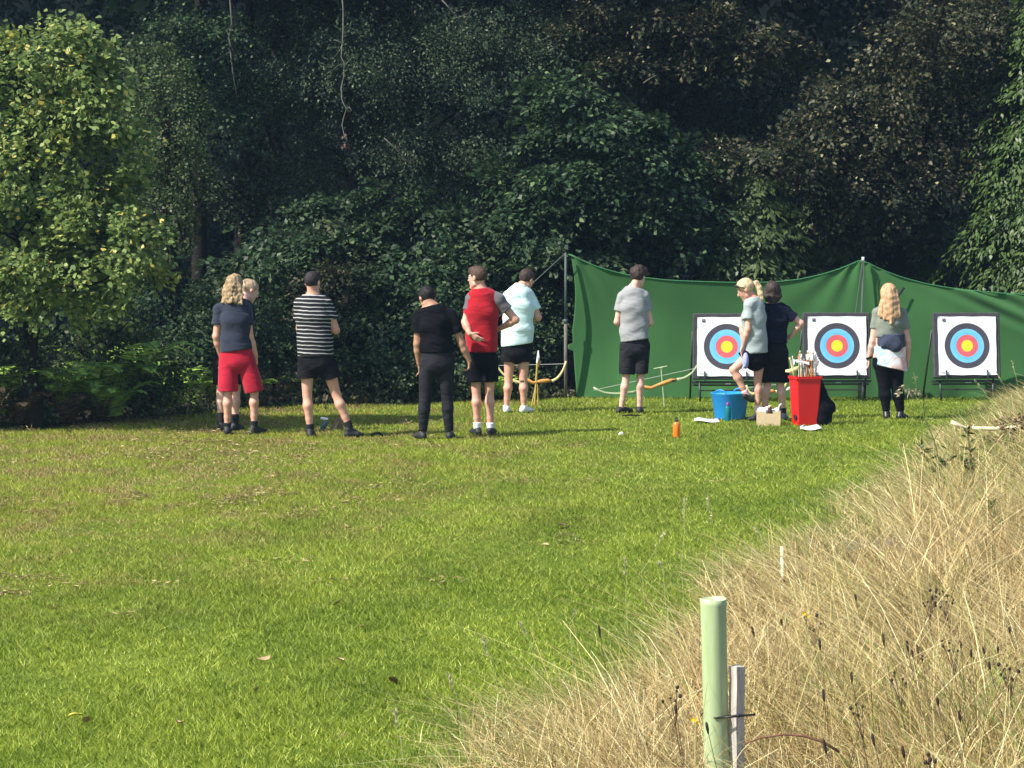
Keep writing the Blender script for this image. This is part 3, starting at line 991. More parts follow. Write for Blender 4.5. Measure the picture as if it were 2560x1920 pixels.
# tattoo behind the right knee, faint lettering across the shoulders
def decal(name, quad, material, parent, root):
    vs = [V3(W6(q)) - V3(root) for q in quad]
    m = MB(); m.add(vs, [(0, 1, 2, 3)])
    n = len(vs)
    return m.build(name, material, parent)
TAT = mat('tattoo_ink', (.16, .10, .09), .6, .3, 60)
kn, an = e6[1]['kr'], e6[1]['ar']
G = Field(kn - .1, kn + .1, .005)
cen = kn + (an - kn) * .04 + np.array((-.014, -.036, 0))
G.add(ell(cen, (.034, .022, .020)), 0)
link('tattoo', G.mesh('tattoo'), TAT, rt6)
FAINT = mat('faint_print', (.34, .50, .47), .9, .1, 60)
def letters(txt, size, M4, material, parent, name='lettering'):
    cu = bpy.data.curves.new('letters', 'FONT')
    cu.body = txt; cu.size = size; cu.align_x = 'CENTER'; cu.extrude = .0015
    ob = bpy.data.objects.new('tmp', cu)
    COL.objects.link(ob)
    dg = bpy.context.evaluated_depsgraph_get()
    me = bpy.data.meshes.new_from_object(ob.evaluated_get(dg))
    bpy.data.objects.remove(ob)
    me.transform(M4)
    me.materials.clear()
    return link(name, me, material, parent)
ct = V3(W6((1040, 352, 0))) - V3(root6)
# find the surface of the shirt behind the letters
sh = [o for o in rt6.children if o.name.startswith('shirt')][0]
co = np.empty(len(sh.data.vertices) * 3, dtype=np.float32); sh.data.vertices.foreach_get('co', co); co = co.reshape(-1, 3)
near = co[(abs(co[:, 0] - ct[0]) < .07) & (abs(co[:, 2] - ct[2]) < .03)]
yy = near[:, 1].min() - .004 if len(near) else -.14
letters('E. MUGS', .045, Matrix.Translation((ct[0], yy, ct[2])) @ Matrix.Rotation(math.radians(-4), 4, 'Y') @ Matrix.Rotation(math.radians(-4), 4, 'Z') @ Matrix.Rotation(math.radians(84), 4, 'X'), FAINT, rt6)
# ------------------------------------------------------------------ archery equipment
STEEL = mat('black_steel', (.02, .022, .022), .5, .2, 20, spec=.5)
FOAM = mat('black_foam_board', (.045, .045, .05), .85, .25, 14, bump=.4)
WOOD_W = mat('weathered_wood', (.30, .27, .25), .85, .3, 5, bump=.4, stretch=(30, 30, 3), c2=(.17, .15, .14))

def face_mat(seed):
    m, nt, out = new_mat('target_face_paper')
    b = nt.nodes.new('ShaderNodeBsdfPrincipled')
    tc = nt.nodes.new('ShaderNodeTexCoord')
    mp = nt.nodes.new('ShaderNodeMapping'); mp.inputs['Scale'].default_value = (1, 0, 1)
    nt.links.new(tc.outputs['Object'], mp.inputs[0])
    ln = nt.nodes.new('ShaderNodeVectorMath'); ln.operation = 'LENGTH'
    nt.links.new(mp.outputs[0], ln.inputs[0])
    r = ramp(nt, [(0, (.82, .68, .02)), (.155, (.62, .10, .11)), (.298, (.10, .42, .70)), (.45, (.050, .045, .065)), (.602, (.80, .80, .80))])
    r.color_ramp.interpolation = 'LINEAR'
    el = r.color_ramp.elements
    # crisp ring edges: duplicate stops
    for p, c in ((.148, (.80, .60, .03)), (.286, (.58, .10, .12)), (.293, (.45, .35, .48)), (.444, (.16, .48, .74)), (.596, (.05, .045, .065))):
        e = el.new(p); e.color = (c[0], c[1], c[2], 1)
    ma = nt.nodes.new('ShaderNodeMath'); ma.operation = 'MULTIPLY'; ma.inputs[1].default_value = 2.0
    nt.links.new(ln.outputs['Value'], ma.inputs[0])
    nt.links.new(ma.outputs[0], r.inputs[0])
    n = noise(nt, 5 + seed, 5)
    r2 = ramp(nt, [(.35, (.88, .88, .88)), (.6, (1, 1, 1))])
    nt.links.new(n.outputs[0], r2.inputs[0])
    # punctures and scuffs left by arrows
    vo = nt.nodes.new('ShaderNodeTexVoronoi'); vo.inputs['Scale'].default_value = 17
    nt.links.new(mp.outputs[0], vo.inputs[0])
    hl = ramp(nt, [(.09, (.12, .11, .10)), (.13, (1, 1, 1))]); nt.links.new(vo.outputs['Distance'], hl.inputs[0])
    cc = mixc(nt, 1.0, r.outputs[0], r2.outputs[0], 'MULTIPLY')
    nt.links.new(mixc(nt, .75, cc, hl.outputs[0], 'MULTIPLY'), b.inputs['Base Color'])
    b.inputs['Roughness'].default_value = .75
    bp = nt.nodes.new('ShaderNodeBump'); bp.inputs['Strength'].default_value = .5; bp.inputs['Distance'].default_value = .02
    n3 = noise(nt, 3, 3)
    nt.links.new(n3.outputs[0], bp.inputs['Height']); nt.links.new(bp.outputs[0], b.inputs['Normal'])
    nt.links.new(b.outputs[0], out.inputs[0])
    return m
FACE = face_mat(0)
LOGO = mat('small_print', (.05, .05, .055), .8, .2, 20)
LOGOW = mat('small_print_pale', (.35, .35, .36), .8, .2, 20)

def target(label, cx, cy, Y, rz, tilt, w=.885, fw=.77, legtop=None):
    """cx, cy: centre of the rings in the 2212 view"""
    c = D(cx, cy, Y)
    t = thing('archery_target', label, 'archery target', (c.x, Y, 0), rz=rz)
    R = Matrix.Rotation(tilt, 3, 'X')
    z0 = c.z
    def Q(x, y, z): return R @ Vector((x, y, z)) + Vector((0, 0, z0))
    m = MB(); m.box(Vector((0, .05, z0)), (w, .09, w - .02), R, .012)
    m.build('board', FOAM, t)
    # paper face, a little buckled, with curling corners
    n = 28
    vs, fs = [], []
    rs = random.Random(int(cx))
    for j in range(n + 1):
        for i in range(n + 1):
            u, v = -1 + 2 * i / n, -1 + 2 * j / n
            x, z = u * fw / 2, v * fw / 2
            edge = max(abs(u), abs(v))
            x *= 1 + .006 * math.sin(v * 7 + cx); z *= 1 + .006 * math.sin(u * 8 + cx)
            y = -.006 - .004 * (1 + math.sin(u * 4 + cx) * math.sin(v * 3)) * edge ** 4 - (.012 if abs(u) > .93 and abs(v) > .93 else 0)
            vs.append((x, y, z))
    for j in range(n):
        for i in range(n):
            a = j * (n + 1) + i
            fs.append((a, a + 1, a + n + 2, a + n + 1))
    m = MB(); m.add(vs, fs)
    o = m.build('target_face', FACE, t, True)
    o.location = (0, 0, z0); o.rotation_euler = (tilt, 0, 0)
    # small printed mark at the upper left corner and faint prints below
    m = MB(); m.box((-fw / 2 + .082, -.0145, fw / 2 - .045), (.042, .002, .038))
    p = m.build('printed_mark', LOGO, o)
    m = MB()
    for k in range(3): m.box((-fw / 2 + .072 + .010 * k, -.0165, fw / 2 - .040 - .004 * k), (.004, .002, .016))
    m.build('printed_bars', LOGOW, o)
    m = MB(); m.box((-fw / 2 + .055, -.0145, -fw / 2 + .035), (.045, .002, .008))
    m.build('printed_line', LOGOW, o)
    # stand
    zb = z0 - w / 2 + .01
    m = MB()
    m.box((0, .03, zb - .035), (w + .03, .06, .030), None, .004)
    m.box((0, .09, zb - .075), (w + .0, .03, .022), None, .004)
    m.build('shelf_rail', STEEL, t)
    m = MB(); m.box((.02, -.002, zb - .050), (.07, .004, .012)); m.build('maker_plate', LOGOW, t)
    for sx in (-1, 1):
        m = MB(); m.tube([(sx * (w / 2 - .10), -.03, 0), (sx * (w / 2 - .09), .0, zb - .02)], .014, 8); m.build('leg', STEEL, t, True)
        m = MB(); m.tube([(sx * (w / 2 + .02), .50, 0), (sx * (w / 2 + .0), .12, z0 + .2)], .013, 8); m.build('leg', STEEL, t, True)
        m = MB(); m.tube([Q(sx * (w / 2 - .17) - .01, -.022, -w / 2 - .01), Q(sx * (w / 2 - .17) - .016, -.028, -w / 2 + .12)], .010, 6); m.build('retaining_prong', STEEL, t)
    m = MB(); m.tube([(-(w / 2 - .08), .0, zb * .52), ((w / 2 - .08), .0, zb * .52)], .009, 6); m.build('cross_bar', STEEL, t)
    return t
YT = 29.7
target('archery target partly hidden by the person with the ponytail', 1570, 749, YT, math.radians(-3), math.radians(-6))
target('archery target between the person in navy and the long-haired person, behind the red bin', 1808, 747, YT + .1, math.radians(2), math.radians(-6))
target('fully visible archery target at the right end of the green net', 2089, 747, YT + .2, math.radians(3), math.radians(-8))

# ---- green backstop net with poles and lines
def net_material():
    m, nt, out = new_mat('green_netting')
    b = nt.nodes.new('ShaderNodeBsdfPrincipled')
    n = noise(nt, .9, 4)
    r = ramp(nt, [(.3, (.028, .106, .027)), (.7, (.041, .140, .036))])
    nt.links.new(n.outputs[0], r.inputs[0])
    n2 = noise(nt, 260, 2)
    r2 = ramp(nt, [(.3, (.86, .86, .86)), (.7, (1, 1, 1))])
    nt.links.new(n2.outputs[0], r2.inputs[0])
    nt.links.new(mixc(nt, 1.0, r.outputs[0], r2.outputs[0], 'MULTIPLY'), b.inputs['Base Color'])
    b.inputs['Roughness'].default_value = .85
    b.inputs['Specular IOR Level'].default_value = .2
    b.inputs['Sheen Weight'].default_value = .25
    nt.links.new(b.outputs[0], out.inputs[0])
    return m
NET = net_material()
YN = 30.45
top = [(1228, 549), (1262, 565), (1300, 580), (1350, 593), (1400, 601), (1450, 606), (1500, 608), (1560, 610), (1620, 611), (1680, 609), (1730, 603), (1780, 592), (1825, 577), (1862, 560),
       (1885, 574), (1910, 585), (1950, 600), (2000, 613), (2050, 622), (2110, 629), (2170, 634), (2240, 638), (2330, 634), (2420, 610), (2480, 580)]
def interp(pts, x):
    for (a, b), (c, d) in zip(pts[:-1], pts[1:]):
        if x <= c: return b + (d - b) * (x - a) / (c - a)
    return pts[-1][1]
nx, nz = 420, 70
vs = []
x_end = 2480
for i in range(nx + 1):
    fx = 1228 + (x_end - 1228) * i / nx
    ty = interp(top, fx)
    ptop = D(fx, ty, YN)
    for j in range(nz + 1):
        v = j / nz                      # 0 top, 1 ground
        left = 0.0
        if i < 60:                      # left hem hangs free of the pole and curves in
            k = 1 - i / 60
            left = k * (.03 + .055 * math.sin(min(1, v * 1.9) * math.pi) + .09 * v * v - (.07 if .62 < v < .66 else 0) * k)
        z = ptop.z * (1 - v) + .0
        x = ptop.x + left
        gx = x
        y = YN
        # hanging folds radiating from the pole tops, soft waves, slack belly
        dm = gx - D(1862, 560, YN).x
        dl = gx - D(1228, 549, YN).x
        y += .10 * math.sin(v * math.pi) * (.5 + .5 * math.sin(gx * .8))
        y += .018 * math.sin(gx * 5.1 + v * 2.2) * v + .012 * math.sin(gx * 11 + 1.7 * math.sin(v * 5)) * v ** 2
        for d0 in (dm, dl):
            ang = math.atan2(d0, v * ptop.z + .25)
            rr = math.hypot(d0, v * ptop.z + .1)
            y += .014 * math.sin(ang * 13) * math.exp(-rr * 1.1)
        # slack diagonal folds above the last target
        q = (gx - D(2110, 0, YN).x) * .45 + (z - 1.45)
        wq = math.exp(-((gx - D(2150, 0, YN).x) / .75) ** 2)
        y += .03 * math.sin(q * 26) * math.exp(-(q / .22) ** 2) * wq
        vs.append((x, y, max(z, .005)))
fs = []
for i in range(nx):
    for j in range(nz):
        a = i * (nz + 1) + j
        fs.append((a, a + 1, a + nz + 2, a + nz + 1))
net = thing('backstop_net', 'tall green backstop net strung between poles behind the targets', 'net', (0, 0, 0))
me = np_mesh('netting', np.array(vs), np.array(fs), True)
o = link('netting', me, NET, net)
so = o.modifiers.new('thick', 'SOLIDIFY'); so.thickness = .006
m = MB()
m.tube([D(1228 + (x_end - 1228) * i / 60, interp(top, 1228 + (x_end - 1228) * i / 60), YN - .004) for i in range(61)], .009, 6)
m.build('top_rope', mat('rope', (.03, .13, .05), .8, .2, 60), net, True)
POLE_G = mat('grey_green_metal', (.055, .075, .065), .6, .2, 10, spec=.3)
POLE_W = mat('grey_brown_wood', (.15, .125, .11), .8, .3, 6, stretch=(20, 20, 3), c2=(.09, .075, .065))
POLE_C = mat('white_plastic', (.7, .7, .7), .5, .05, 6)
ROPE = mat('guy_line', (.10, .12, .11), .8, .1, 60)
p0 = D(1222, 868, YN - .08); p0.z = 0
pl = thing('net_pole', 'two-tone pole at the left end of the green net', 'pole', p0, 'poles holding up the green net')
ptop = D(1222, 546, YN - .08) - p0; mid = D(1222, 694, YN - .08) - p0
mb = MB(); mb.tube([(0, 0, 0), mid], .023, 10); mb.build('lower_pole', POLE_W, pl, True)
mb = MB(); mb.tube([mid, ptop], .017, 10); mb.build('upper_pole', POLE_G, pl, True)
mb = MB(); mb.tube([mid - Vector((0, 0, .03)), mid + Vector((0, 0, .03))], .027, 10); mb.build('collar', POLE_G, pl, True)
mb = MB(); mb.tube([ptop, Vector((-.75, .2, 1.25)) , Vector((-1.55, .35, .35)), Vector((-1.85, .4, 0.02))], .005, 5); mb.build('guy_line', ROPE, pl)
p1 = D(1849, 866, YN + .16); p1.z = 0
pl = thing('net_pole', 'pale capped pole leaning at the peak of the green net', 'pole', p1, 'poles holding up the green net')
ptop = D(1863, 560, YN - .03) - p1
mb = MB(); mb.tube([(0, -.30, 0), Vector((0.01, -.30, .55))], .024, 10); mb.build('lower_pole', WOOD_W, pl, True)
mb = MB(); mb.tube([Vector((.01, -.30, .55)), Vector((ptop.x * .5, -.27, 1.1)), ptop + Vector((0, -.06, 0))], .012, 10); mb.build('upper_pole', POLE_G, pl, True)
mb = MB(); mb.tube([ptop + Vector((0, -.06, -.035)), ptop + Vector((0, -.06, .03))], .018, 10); mb.build('cap', POLE_C, pl, True)
mb = MB(); mb.tube([ptop + Vector((.01, -.08, 0)), Vector((ptop.x - .02, -.30, 1.12)), Vector((-.01, -.40, .9))], .005, 5); mb.build('guy_line', ROPE, pl)
mb = MB(); mb.tube([ptop + Vector((-.01, -.08, 0)), Vector((ptop.x - .12, -.30, 1.02))], .005, 5); mb.build('guy_line', ROPE, pl)
# dark strap on the net
a = D(1929, 655, YN - .07); b = D(1953, 621, YN - .07)
mb = MB(); mb.tube([Vector((0, 0, 0)), (b - a) * .5 + Vector((0, -.01, .01)), b - a], .018, 6, flat=.3)
o = mb.build('strap', STRAPB, None, True); o.location = a
tag(o, 'dark green strap running down the net beside the strawberry blond hair', 'strap')

# ---- recurve bows on stands
LIMB = mat('pale_limb', (.62, .56, .26), .4, .08, 20, spec=.5)
LIMB_G = mat('pale_green_limb', (.36, .43, .25), .4, .08, 20, spec=.5)
RISER = mat('orange_wood', (.50, .235, .055), .45, .25, 9, stretch=(4, 20, 20), spec=.5)
STRING = mat('bow_string', (.40, .43, .38), .8, .1, 50)
BRASS = mat('yellow_rod', (.40, .30, .07), .5, .2, 30)

def bow(label, Y, tipL, tipR, rL, rR, limbmat, bend, stand, standmat, cutL=None, serve=None):
    """tips and riser ends in the 2212 view"""
    base = D(stand[0], stand[1], Y); base.z = 0
    t = thing('recurve_bow', label, 'bow', base, 'bows resting on low stands by the net')
    P_ = lambda q, dy=0: D(q[0], q[1], Y + dy) - base
    a, b, c, d = P_(tipL), P_(rL), P_(rR), P_(tipR)
    def limb(e, f, k):
        pts, rr = [], []
        for i in range(9):
            u = i / 8
            p = e.lerp(f, u)
            n = Vector((0, 0, 1))
            p = p + n * (-k * math.sin(u * math.pi) + (.035 if u > .8 else 0) * (u - .8) * 5)
            pts.append(p); rr.append(.019 - .008 * u)
        m = MB(); m.tube(pts, rr, 8, flat=.3, ref=(0, 0, 1)); return m.build('limb', limbmat, t, True)
    limb(b, a, bend); limb(c, d, bend)
    m = MB()
    mm = (b + c) / 2
    m.tube([b, b.lerp(c, .18) + Vector((0, 0, .03)), b.lerp(c, .36) + Vector((0, 0, -.01)), mm + Vector((0, 0, -.0)), b.lerp(c, .68) + Vector((0, 0, .005)), b.lerp(c, .86) + Vector((0, 0, .01)), c],
           [.014, .027, .021, .019, .027, .024, .013], 10, flat=.7, ref=(0, 0, 1))
    m.build('riser', RISER, t, True)
    m = MB(); m.tube([a, d], .0035, 5); m.build('string', STRING, t)
    if serve:
        s0, s1 = P_(serve[0]), P_(serve[1])
        m = MB(); m.tube([s0, s1], .008, 5); m.build('serving', LIMB_G, t)
    return t, P_
Yb1 = 28.6
t, P_ = bow('recurve bow on a thin rod stand beside the person in light grey', Yb1, (1282, 843), (1506, 795), (1375, 846), (1462, 820), LIMB_G, .035, (1436, 886), BRASS, serve=((1412, 797), (1441, 791)))
m = MB(); m.tube([P_((1428, 796)), P_((1432, 842)), P_((1436, 888))], .007, 6); m.tube([P_((1425, 795)), P_((1431, 794))], .011, 6); m.build('stand_rod', LIMB_G, t)
m = MB(); m.box(P_((1455, 823), -.02), (.05, .03, .025), None, .004); m.build('arrow_rest', STRAPB, t)
Yb2 = 28.9
t, P_ = bow('recurve bow with a pale yellow limb behind the person in mint', Yb2, (1070, 790), (1223, 786), (1128, 827), (1192, 823), LIMB, .05, (1158, 886), BRASS)
for (x0, y0, x1, y1, r) in ((1161, 782, 1154, 886, .013), (1158, 830, 1147, 886, .009), (1161, 830, 1163, 886, .008)):
    m = MB(); m.tube([P_((x0, y0)), P_((x1, y1))], r, 8); m.build('stand_rod', BRASS, t)
m = MB(); m.tube([P_((1160, 784)), P_((1163, 772)), P_((1163, 757))], [.012, .02, .007], 8); m.build('white_tip', SHOE_WHITE, t)
m = MB(); m.tube([P_((1163, 793)), P_((1166, 780))], [.012, .008], 8); m.build('leather_tab', mat('brown_leather', (.16, .07, .035), .6, .2, 30), t)
Yb3 = 28.3
t, P_ = bow('recurve bow low behind the bare shins of the person in navy', Yb3, (1612, 838), (1701, 828), (1632, 850), (1675, 846), LIMB, .03, (1655, 886), BRASS)
m = MB(); m.tube([P_((1652, 848)), P_((1655, 888))], .009, 6); m.build('stand_rod', BRASS, t)

# ---- red bin of arrows
RED = mat('red_plastic', (.58, .010, .012), .38, .12, 3, spec=.5)
def s3(x, y, Y): return px(1940 + x / 6.383, 840 + y / 6.383, Y)
g = depth_at(1063)
c = px(2012, 1063, g); c.z = 0
bn = thing('arrow_bin', 'tall tapered red plastic bin packed with arrows', 'bin', c, rz=math.radians(14))
Hh = .555
def boxring(w, d, z, r=.02, n=4):
    pts = []
    for (sx, sy, a0) in ((1, 1, 0), (-1, 1, 90), (-1, -1, 180), (1, -1, 270)):
        for i in range(n):
            a = math.radians(a0 + 90 * i / (n - 1))
            pts.append((sx * (w / 2 - r) + r * math.cos(a), sy * (d / 2 - r) + r * math.sin(a), z))
    return pts
rings = [boxring(.238, .20, 0), boxring(.245, .205, .03), boxring(.300, .245, Hh - .035), boxring(.300, .245, Hh - .03), boxring(.325, .268, Hh - .025), boxring(.328, .27, Hh + .005), boxring(.300, .245, Hh + .005), boxring(.236, .196, .03)]
vs, fs = [], []
for r_ in rings: vs += r_
for i in range(len(rings) - 1):
    for k in range(16):
        k2 = (k + 1) % 16
        fs.append((i * 16 + k, i * 16 + k2, (i + 1) * 16 + k2, (i + 1) * 16 + k))
fs.append(tuple(reversed(range(16)))); fs.append(tuple((len(rings) - 1) * 16 + k for k in range(16)))
m = MB(); m.add(vs, fs)
# a ridge down the body
m.build('bin_body', RED, bn)
m = MB(); m.lathe((-.135, -.05, .10), [(.001, 0), (.028, .001), (.03, .006), (.001, .007)], 14, sx=1, sy=1.6, axis=Matrix.Rotation(math.radians(-90), 3, 'Y')); m.build('handle_hole', STEEL, bn)
SHAFTS = [mat('wood_shaft', (.45, .24, .09), .5, .2, 20), mat('pale_shaft', (.6, .55, .45), .5, .1, 20), mat('dark_shaft', (.06, .05, .05), .5, .2, 20), mat('orange_shaft', (.50, .2, .03), .5, .2, 20)]
VANES = [mat('white_vane', (.78, .78, .76), .7, .05, 20), mat('yellow_vane', (.70, .62, .15), .7, .05, 20), mat('black_vane', (.03, .03, .03), .7, .1, 20), mat('rust_vane', (.4, .1, .05), .7, .1, 20)]
rs = random.Random(5)
def arrow(loc, dirv, L, sm, vm, label=None, group=None, kid=None):
    d = Vector(dirv).normalized()
    t = thing('arrow', label, 'arrow', loc, group)
    m = MB(); m.tube([(0, 0, 0), d * L], .0042, 6); m.build('shaft', sm, t)
    m = MB()
    a = d.orthogonal().normalized(); b = d.cross(a)
    ph = rs.uniform(0, 6)
    for k in range(3):
        n = a * math.cos(ph + k * 2.094) + b * math.sin(ph + k * 2.094)
        s = d.cross(n) * .0012
        p = [d * (L - .10), d * (L - .08) + n * .016, d * (L - .03) + n * .021, d * (L - .022)]
        q = [v + s for v in p] + [v - s for v in p]
        m.add(q, [(0, 1, 2, 3), (7, 6, 5, 4), (0, 4, 5, 1), (1, 5, 6, 2), (2, 6, 7, 3)])
    m.build('fletching', vm, t)
    m = MB(); m.tube([d * (L - .005), d * (L + .014)], .0058, 6); m.build('nock', vm, t)
    return t
RZ = Matrix.Rotation(math.radians(14), 3, 'Z')
for i in range(26):
    bx = rs.uniform(-.0, .12) if i < 20 else rs.uniform(-.11, .0)
    b0 = Vector((bx, rs.uniform(-.08, .08), .04))
    tilt = Vector((rs.uniform(-.10, .16), rs.uniform(-.06, .10), 1))
    hh = rs.uniform(.68, .80)
    L = hh
    arrow(c + RZ @ b0, RZ @ tilt, L, SHAFTS[rs.choice((0, 0, 1, 3, 2))], VANES[rs.choice((0, 0, 0, 2, 1, 3))], 'fletched arrow bundled upright in the red bin', 'arrows bundled in the red bin')
# loose curved bow limb across the bin top and white limb at its side
def blade(name, label, cat, pts, rr, material, flat=.35, ref=(0, 0, 1), group=None):
    o0 = Vector(pts[0])
    m = MB(); m.tube([Vector(p) - o0 for p in pts], rr, 8, flat=flat, ref=ref)
    o = m.build(name, material, None, True); o.location = o0
    return tag(o, label, cat, group)
gy = g - .02
blade('quiver_board', 'pale yellow board with holes sticking out left of the red bin', 'board', [s3(150, 560, gy), s3(230, 560, gy), s3(320, 525, gy), s3(370, 500, gy)], [.014, .026, .026, .014], LIMB, .4)
blade('wooden_rod', 'pale wooden rod with a knob leaning up out of the red bin', 'rod', [s3(300, 700, gy), s3(265, 520, gy), s3(225, 380, gy), s3(218, 345, gy)], [.010, .012, .006, .013], LIMB, 1)
blade('bow_limb', 'white bow limb lying across the arrows in the red bin', 'bow limb', [s3(315, 385, gy), s3(335, 405, gy), s3(430, 415, gy), s3(540, 450, gy), s3(590, 510, gy)], [.006, .018, .013, .017, .008], SHOE_WHITE, .4)
blade('bow_limb', 'short white limb poking out low left of the red bin', 'bow limb', [s3(165, 865, g + .25), s3(205, 840, g + .25), s3(250, 810, g + .25)], [.010, .017, .012], SHOE_WHITE, .4)
# black coat draped off the right side of the bin
G = Field((-.30, -.22, -.02), (.40, .25, .62), .0085)
def l3(x, y, d=0): return V3(s3(x, y, g + d) - s3(700, 1415, g))
o3 = s3(700, 1415, g); o3.z = 0
for (a, b, ra, rb) in (((680, 700, .03), (740, 900, .04), .035, .06), ((740, 900, .04), (760, 1150, .03), .06, .085), ((760, 1150, .03), (745, 1350, .02), .085, .09),
                       ((760, 950, .05), (870, 1120, .06), .045, .05), ((870, 1120, .06), (950, 1190, .07), .045, .008), ((690, 900, 0), (680, 1330, -.01), .05, .07), ((800, 1150, .05), (800, 1350, .03), .06, .05)):
    G.add(cone(l3(*a), l3(*b), ra, rb), .04)
G.disp(wrinkle(55, .012, 16, 7))
G.cut(plane((0, 0, .006), (0, 0, -1)))
o = link('coat', G.mesh('coat'), BLACKC, None, o3)
tag(o, 'black coat draped down the right side of the red bin', 'coat')

# ---- blue flexible tub
def c4(x, y, Y): return px(1700 + x / 3.6075, 660 + y / 3.6075, Y)
g4 = depth_at(1048) - .0
BLUE = mat('blue_rubber', (.015, .225, .58), .42, .1, 3, spec=.5)
c = c4(450, 1400, g4); c.z = 0
tb = thing('garden_tub', 'round blue flexible tub with two loop handles', 'tub', c)
sc4 = 5700 / g4 * 3.6075
rt_, rb_ = 171 / sc4, 138 / sc4
ht = .315
m = MB()
m.lathe((0, 0, 0), [(.01, .002), (rb_ * .95, .002), (rb_, .02), (rt_ * .985, ht - .02), (rt_ * 1.02, ht - .012), (rt_ * 1.02, ht), (rt_ * .96, ht), (rb_ * .94, .02), (.01, .015)], 48)
m.build('tub_body', BLUE, tb, True)
for sgn in (-1, 1):
    m = MB()
    pts = []
    for i in range(11):
        a = math.pi * i / 10
        x = sgn * rt_ * .58 - math.cos(a) * .062
        pts.append((x, -.98 * math.sqrt(max(.001, rt_ ** 2 - x ** 2)) * (1 if sgn < 0 else -1) * (1 if True else 1), ht - .01 + math.sin(a) * .048))
    m.tube(pts, .010, 8); m.build('handle', BLUE, tb, True)
# ---- teal bottle with a magenta cap
def glassy(name, c, rough=.1, alpha=.45):
    m, nt, out = new_mat(name)
    b = nt.nodes.new('ShaderNodeBsdfPrincipled')
    b.inputs['Base Color'].default_value = (*c, 1)
    b.inputs['Roughness'].default_value = rough
    b.inputs['Transmission Weight'].default_value = alpha
    b.inputs['IOR'].default_value = 1.35
    nt.links.new(b.outputs[0], out.inputs[0])
    return m
TEAL = glassy('teal_plastic', (.01, .22, .26))
PURPLE = mat('magenta_plastic', (.16, .03, .16), .4, .1, 10)
g5 = depth_at(1054)
c = c4(430, 1425, g5); c.z = 0
bt = thing('water_bottle', 'teal see-through bottle with a magenta lid in front of the blue tub', 'bottle', c)
m = MB(); m.lathe((0, 0, 0), [(.01, 0), (.037, .002), (.038, .01), (.036, .09), (.038, .15), (.030, .175), (.018, .185), (.01, .186)], 20); m.build('bottle_body', TEAL, bt, True)
m = MB(); m.lathe((0, 0, .183), [(.02, 0), (.021, .003), (.021, .028), (.012, .034), (.010, .045), (.004, .046)], 16); m.build('lid', PURPLE, bt, True)
# ---- orange bottle
ORANGE = mat('orange_enamel', (.80, .16, .012), .3, .06, 4, spec=.6)
c = gr(1691, 1094); c.z = 0
bt = thing('water_bottle', 'orange metal bottle with a black lid standing alone on the lawn', 'bottle', c)
m = MB(); m.lathe((0, 0, 0), [(.01, 0), (.036, .002), (.038, .01), (.037, .10), (.038, .135), (.030, .158), (.019, .168), (.01, .169)], 20); m.build('bottle_body', ORANGE, bt, True)
m = MB(); m.lathe((0, 0, .166), [(.018, 0), (.019, .003), (.018, .024), (.008, .028), (.008, .036), (.004, .037)], 16); m.build('lid', STRAPB, bt, True)
m = MB(); m.tube([(-.012, 0, .198), (-.010, 0, .212), (.010, 0, .212), (.012, 0, .198)], .004, 6); m.build('loop', STRAPB, bt)
# ---- wooden crate with things in it
PLY = mat('plywood', (.52, .40, .24), .7, .12, 6, stretch=(12, 12, 2), bump=.15)
PLY_SHADE = mat('plywood_shaded', (.12, .09, .075), .7, .2, 6)  # plywood of the side away from the sun, shade put into the colour
g6 = depth_at(1064)
c = c4(800, 1458, g6); c.z = 0
cr = thing('wooden_crate', 'small pale wooden crate with a hand slot beside the red bin', 'crate', c, rz=math.radians(-6))
w6, d6, h6 = .262, .20, .17
m = MB()
m.box((-w6 * .34, -d6 / 2, h6 / 2), (w6 * .32, .012, h6)); m.box((w6 * .34, -d6 / 2, h6 / 2), (w6 * .32, .012, h6)); m.box((0, -d6 / 2, h6 * .42), (w6 * .36, .012, h6 * .84)); 
m.build('front_panel', PLY, cr)
m = MB(); m.box((0, d6 / 2, h6 / 2), (w6, .012, h6)); m.build('back_panel', PLY, cr)
for s in (-1, 1):
    m = MB(); m.box((s * (w6 / 2 + .0), 0, h6 / 2), (.012, d6 - .014, h6 * .99)); m.build('side_panel', PLY if s < 0 else PLY_SHADE, cr)
m = MB(); m.box((0, 0, .008), (w6 - .02, d6 - .02, .012)); m.build('base', PLY, cr)
CLOTHW = cloth('white_cloth', (.74, .74, .72), .05)
G = Field((-.13, -.1, .02), (.13, .1, .26), .0075)
G.add(cone((-.09, -.02, .14), (-.02, 0, .17), .045, .04), .02); G.add(cone((.02, .03, .14), (.09, .0, .165), .04, .035), .02); G.add(cone((-.1, 0, .19), (-.05, 0, .19), .02, .02), .02)
G.disp(wrinkle(61, .009, 60, 60))
o = link('cloth', G.mesh('cloth'), CLOTHW, None, c); tag(o, 'crumpled white cloth heaped in the pale crate', 'cloth')
BROWNB = mat('brown_bottle', (.055, .022, .012), .2, .2, 10, spec=.6)
b = thing('brown_bottle', 'dark brown bottle with a pale cap standing in the pale crate', 'bottle', c + Vector((.005, -.05, .014)))
m = MB(); m.lathe((0, 0, 0), [(.01, 0), (.026, .002), (.027, .14), (.024, .19), (.02, .205), (.01, .206)], 16); m.build('bottle_body', BROWNB, b, True)
m = MB(); m.lathe((0, 0, .205), [(.018, 0), (.019, .004), (.017, .014), (.005, .015)], 16); m.build('lid', mat('cream_cap', (.7, .6, .4), .5, .05, 8), b, True)
m = MB(); hk = [(0, 0, 0), (0, 0, .16), (.006, 0, .195), (.02, 0, .214), (.034, 0, .218)]
m.tube(hk, [.010, .010, .010, .010, .011], 8)
